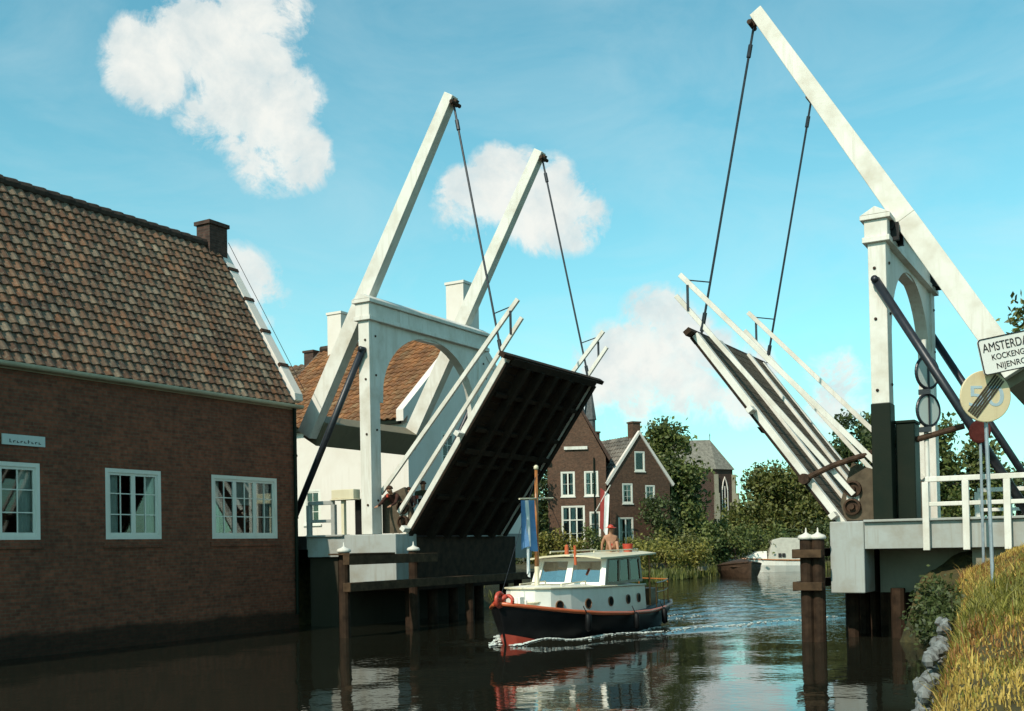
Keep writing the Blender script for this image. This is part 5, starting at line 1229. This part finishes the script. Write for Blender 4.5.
tree('shrub', 'overhanging weeds and bramble under the right bridge approach', (7.75, -4.5, .2), 1.2, [(0, 0, .55, .24, .5), (-.25, .9, .5, .24, .45), (.1, -1.1, .5, .2, .4), (-.15, -.3, .25, .22, .3), (.25, -1.8, .45, .18, .35), (-.4, 1.1, .3, .22, .3), (-.5, 1.1, .6, .25, .4), (-.5, .7, .25, .25, .25)], 5600, .045, M['leaf_dark'], cat='shrub', clumps=68, spread=.12, tr=.02)
# garden wall strip and path patches catching the light
mb = MB(); mb.box((-13.8, 33.6, .4), (-10.9, 34.3, .62)); 
for i in range(0): mb.box((-15.2+i*.9, 37.7+i*.45, .6), (-14.5+i*.9, 37.9+i*.45, 1.5))
tag(mb.build('garden_wall', M['concrete']), 'low pale garden wall by the water right of the houses', 'wall')

# reeds along the far-left shore
def blades(name, label, cat, pts, hts, mat, lean=.35, w=.012, kind='stuff'):
    mb = MB(); vs = []; fs = []
    for (x, y, z), h in zip(pts, hts):
        a = random.random()*2*math.pi; l = random.random()*lean*h; dx, dy = math.cos(a)*l, math.sin(a)*l; b_ = a+math.pi/2+random.uniform(-.6, .6); wx_, wy_ = math.cos(b_)*w*random.uniform(.6, 1.4), math.sin(b_)*w*random.uniform(.6, 1.4)
        o = len(vs); vs += [(x-wx_, y-wy_, z-.03), (x+wx_, y+wy_, z-.03), (x+dx*.4+wx_*.8, y+dy*.4+wy_*.8, z+h*.6), (x+dx*.4-wx_*.8, y+dy*.4-wy_*.8, z+h*.6), (x+dx, y+dy, z+h)]
        fs += [(o, o+1, o+2, o+3), (o+3, o+2, o+4)]
    mb.v = vs; mb.f = fs; mb.mi = [0]*len(fs)
    return tag(mb.build(name, mat), label, cat, kind=kind)
pts = []; 
for i in range(5200):
    t_ = random.random(); k = random.choice([((-8.2, 6), (-10.8, 24)), ((-10.8, 24), (-11.7, 30)), ((-11.7, 30), (-11.4, 34)), ((-11.7, 30), (-11.4, 34)), ((-11.4, 34), (-12.6, 45)), ((-12.4, 50), (0, 50.3))])
    pts.append((k[0][0]+(k[1][0]-k[0][0])*t_+random.gauss(-.2, .35), k[0][1]+(k[1][1]-k[0][1])*t_+random.gauss(.1, .2), .02+random.random()*.1))
blades('reeds', 'green reeds lining the far shore of the canal', 'reeds', pts, [random.uniform(.2, .65) for _ in pts], M['reed_green'], .5, .03)

# grass on the near bank
cand = np.stack([rng.uniform(6.4, 13.5, 230000), rng.uniform(-20.5, -3.1, 230000)], 1); dcan = canal_sd(cand); hh = ground_h(cand)
keep = (dcan > .12) & ~((np.abs(cand[:, 1]) < 3.1))
cand, hh, dcan = cand[keep], hh[keep], dcan[keep]
patch = np.sin(cand[:, 0]*1.7+1.1*np.sin(cand[:, 1]*.9))+np.sin(cand[:, 1]*1.3+cand[:, 0]*.6)+rng.normal(0, .95, len(cand))
near = np.exp(-((cand[:, 1]+13.9)/1.5)**2-((cand[:, 0]-9.5)/.5)**2)*1.9
gold = patch-near*1.7 > -1.35+.5*np.sin(4.1*cand[:, 0]+2*np.sin(3.1*cand[:, 1])); rust = np.sin(cand[:, 0]*2.6+cand[:, 1]*1.9)+rng.normal(0, .6, len(cand)) > .95
for nm, lab, sel, mat, hr in (('dry_grass', 'golden dry grass covering the right bank', gold & ~rust, M['grass_gold'], (.02, .085)), ('rusty_grass', 'withered red brown stalks among the grass of the right bank', rust, M['grass_rust'], (.03, .11)), ('green_grass', 'yellow green grass tufts on the right bank', ~gold & ~rust, M['grass_green'], (.03, .14))):
    q = cand[sel]; z = hh[sel]; 
    blades(nm, lab, 'grass', [(float(a), float(b_), float(c_)) for (a, b_), c_ in zip(q, z)], [random.uniform(*hr)*(1 if random.random() < .95 else 2.2)*cl_ for cl_ in np.clip(.8+.7*np.sin(3.3*q[:, 0]+2.1*np.sin(2.3*q[:, 1]))*np.sin(2.9*q[:, 1]+1.1), .45, 1.6)], mat, 1.5, .0055)

# revetment stones at the water edge, two loose courses
edge = [(7.86, -6.3), (8.11, -8), (8.50, -11.6), (9.13, -17)]
for course, (zc, off, gap) in enumerate(((.04, -.02, .26), (.24, .0, .28), (.46, .03, .29), (.66, .06, .30))):
    for (a, b_) in zip(edge[:-1], edge[1:]):
        n = int(math.dist(a, b_)/gap)
        for i in range(n):
            t_ = (i+.5+.25*course)/n; x = a[0]+(b_[0]-a[0])*t_+off+random.gauss(0, .04); y = a[1]+(b_[1]-a[1])*t_+random.gauss(0, .03); mb = MB()
            if y < -7.6-2.2*(3-course)-random.random() or random.random() < .12: continue
            rx, ry, rzz = random.uniform(.07, .12), random.uniform(.11, .18), random.uniform(.07, .11); rings = []; q0 = Quaternion((random.gauss(0, .25), random.gauss(0, .25), 1), random.uniform(-.5, .5))
            jit = {}
            for j in range(5):
                a_ = math.pi*(j+.3)/4.6; row = []
                for m_ in range(7):
                    k_ = random.uniform(.72, 1.2); p_ = V((rx*math.sin(a_)*math.cos(2*math.pi*m_/7)*k_, ry*math.sin(a_)*math.sin(2*math.pi*m_/7)*k_, -rzz*math.cos(a_)*random.uniform(.9, 1.1)))
                    p_.rotate(q0); row.append(V((x, y, zc+random.gauss(0, .004)))+p_)
                rings.append(row)
            mb.loft(rings); tag(mb.build('revetment_stone', M['stone'], bevel=.004), 'rough grey stone in the row along the water edge below the grassy bank', 'stone', 'grey stones edging the right bank')

for o in COL.objects:   # the boat and everything aboard, moved up to the wake
    if o.parent is None and ('cruiser' in o.get('label', '') or 'cabin roof' in o.get('label', '') or 'boat mast' in o.get('label', '') or 'boat flag' in o.get('label', '') or 'cockpit' in o.get('label', '')): o.location.y += .36
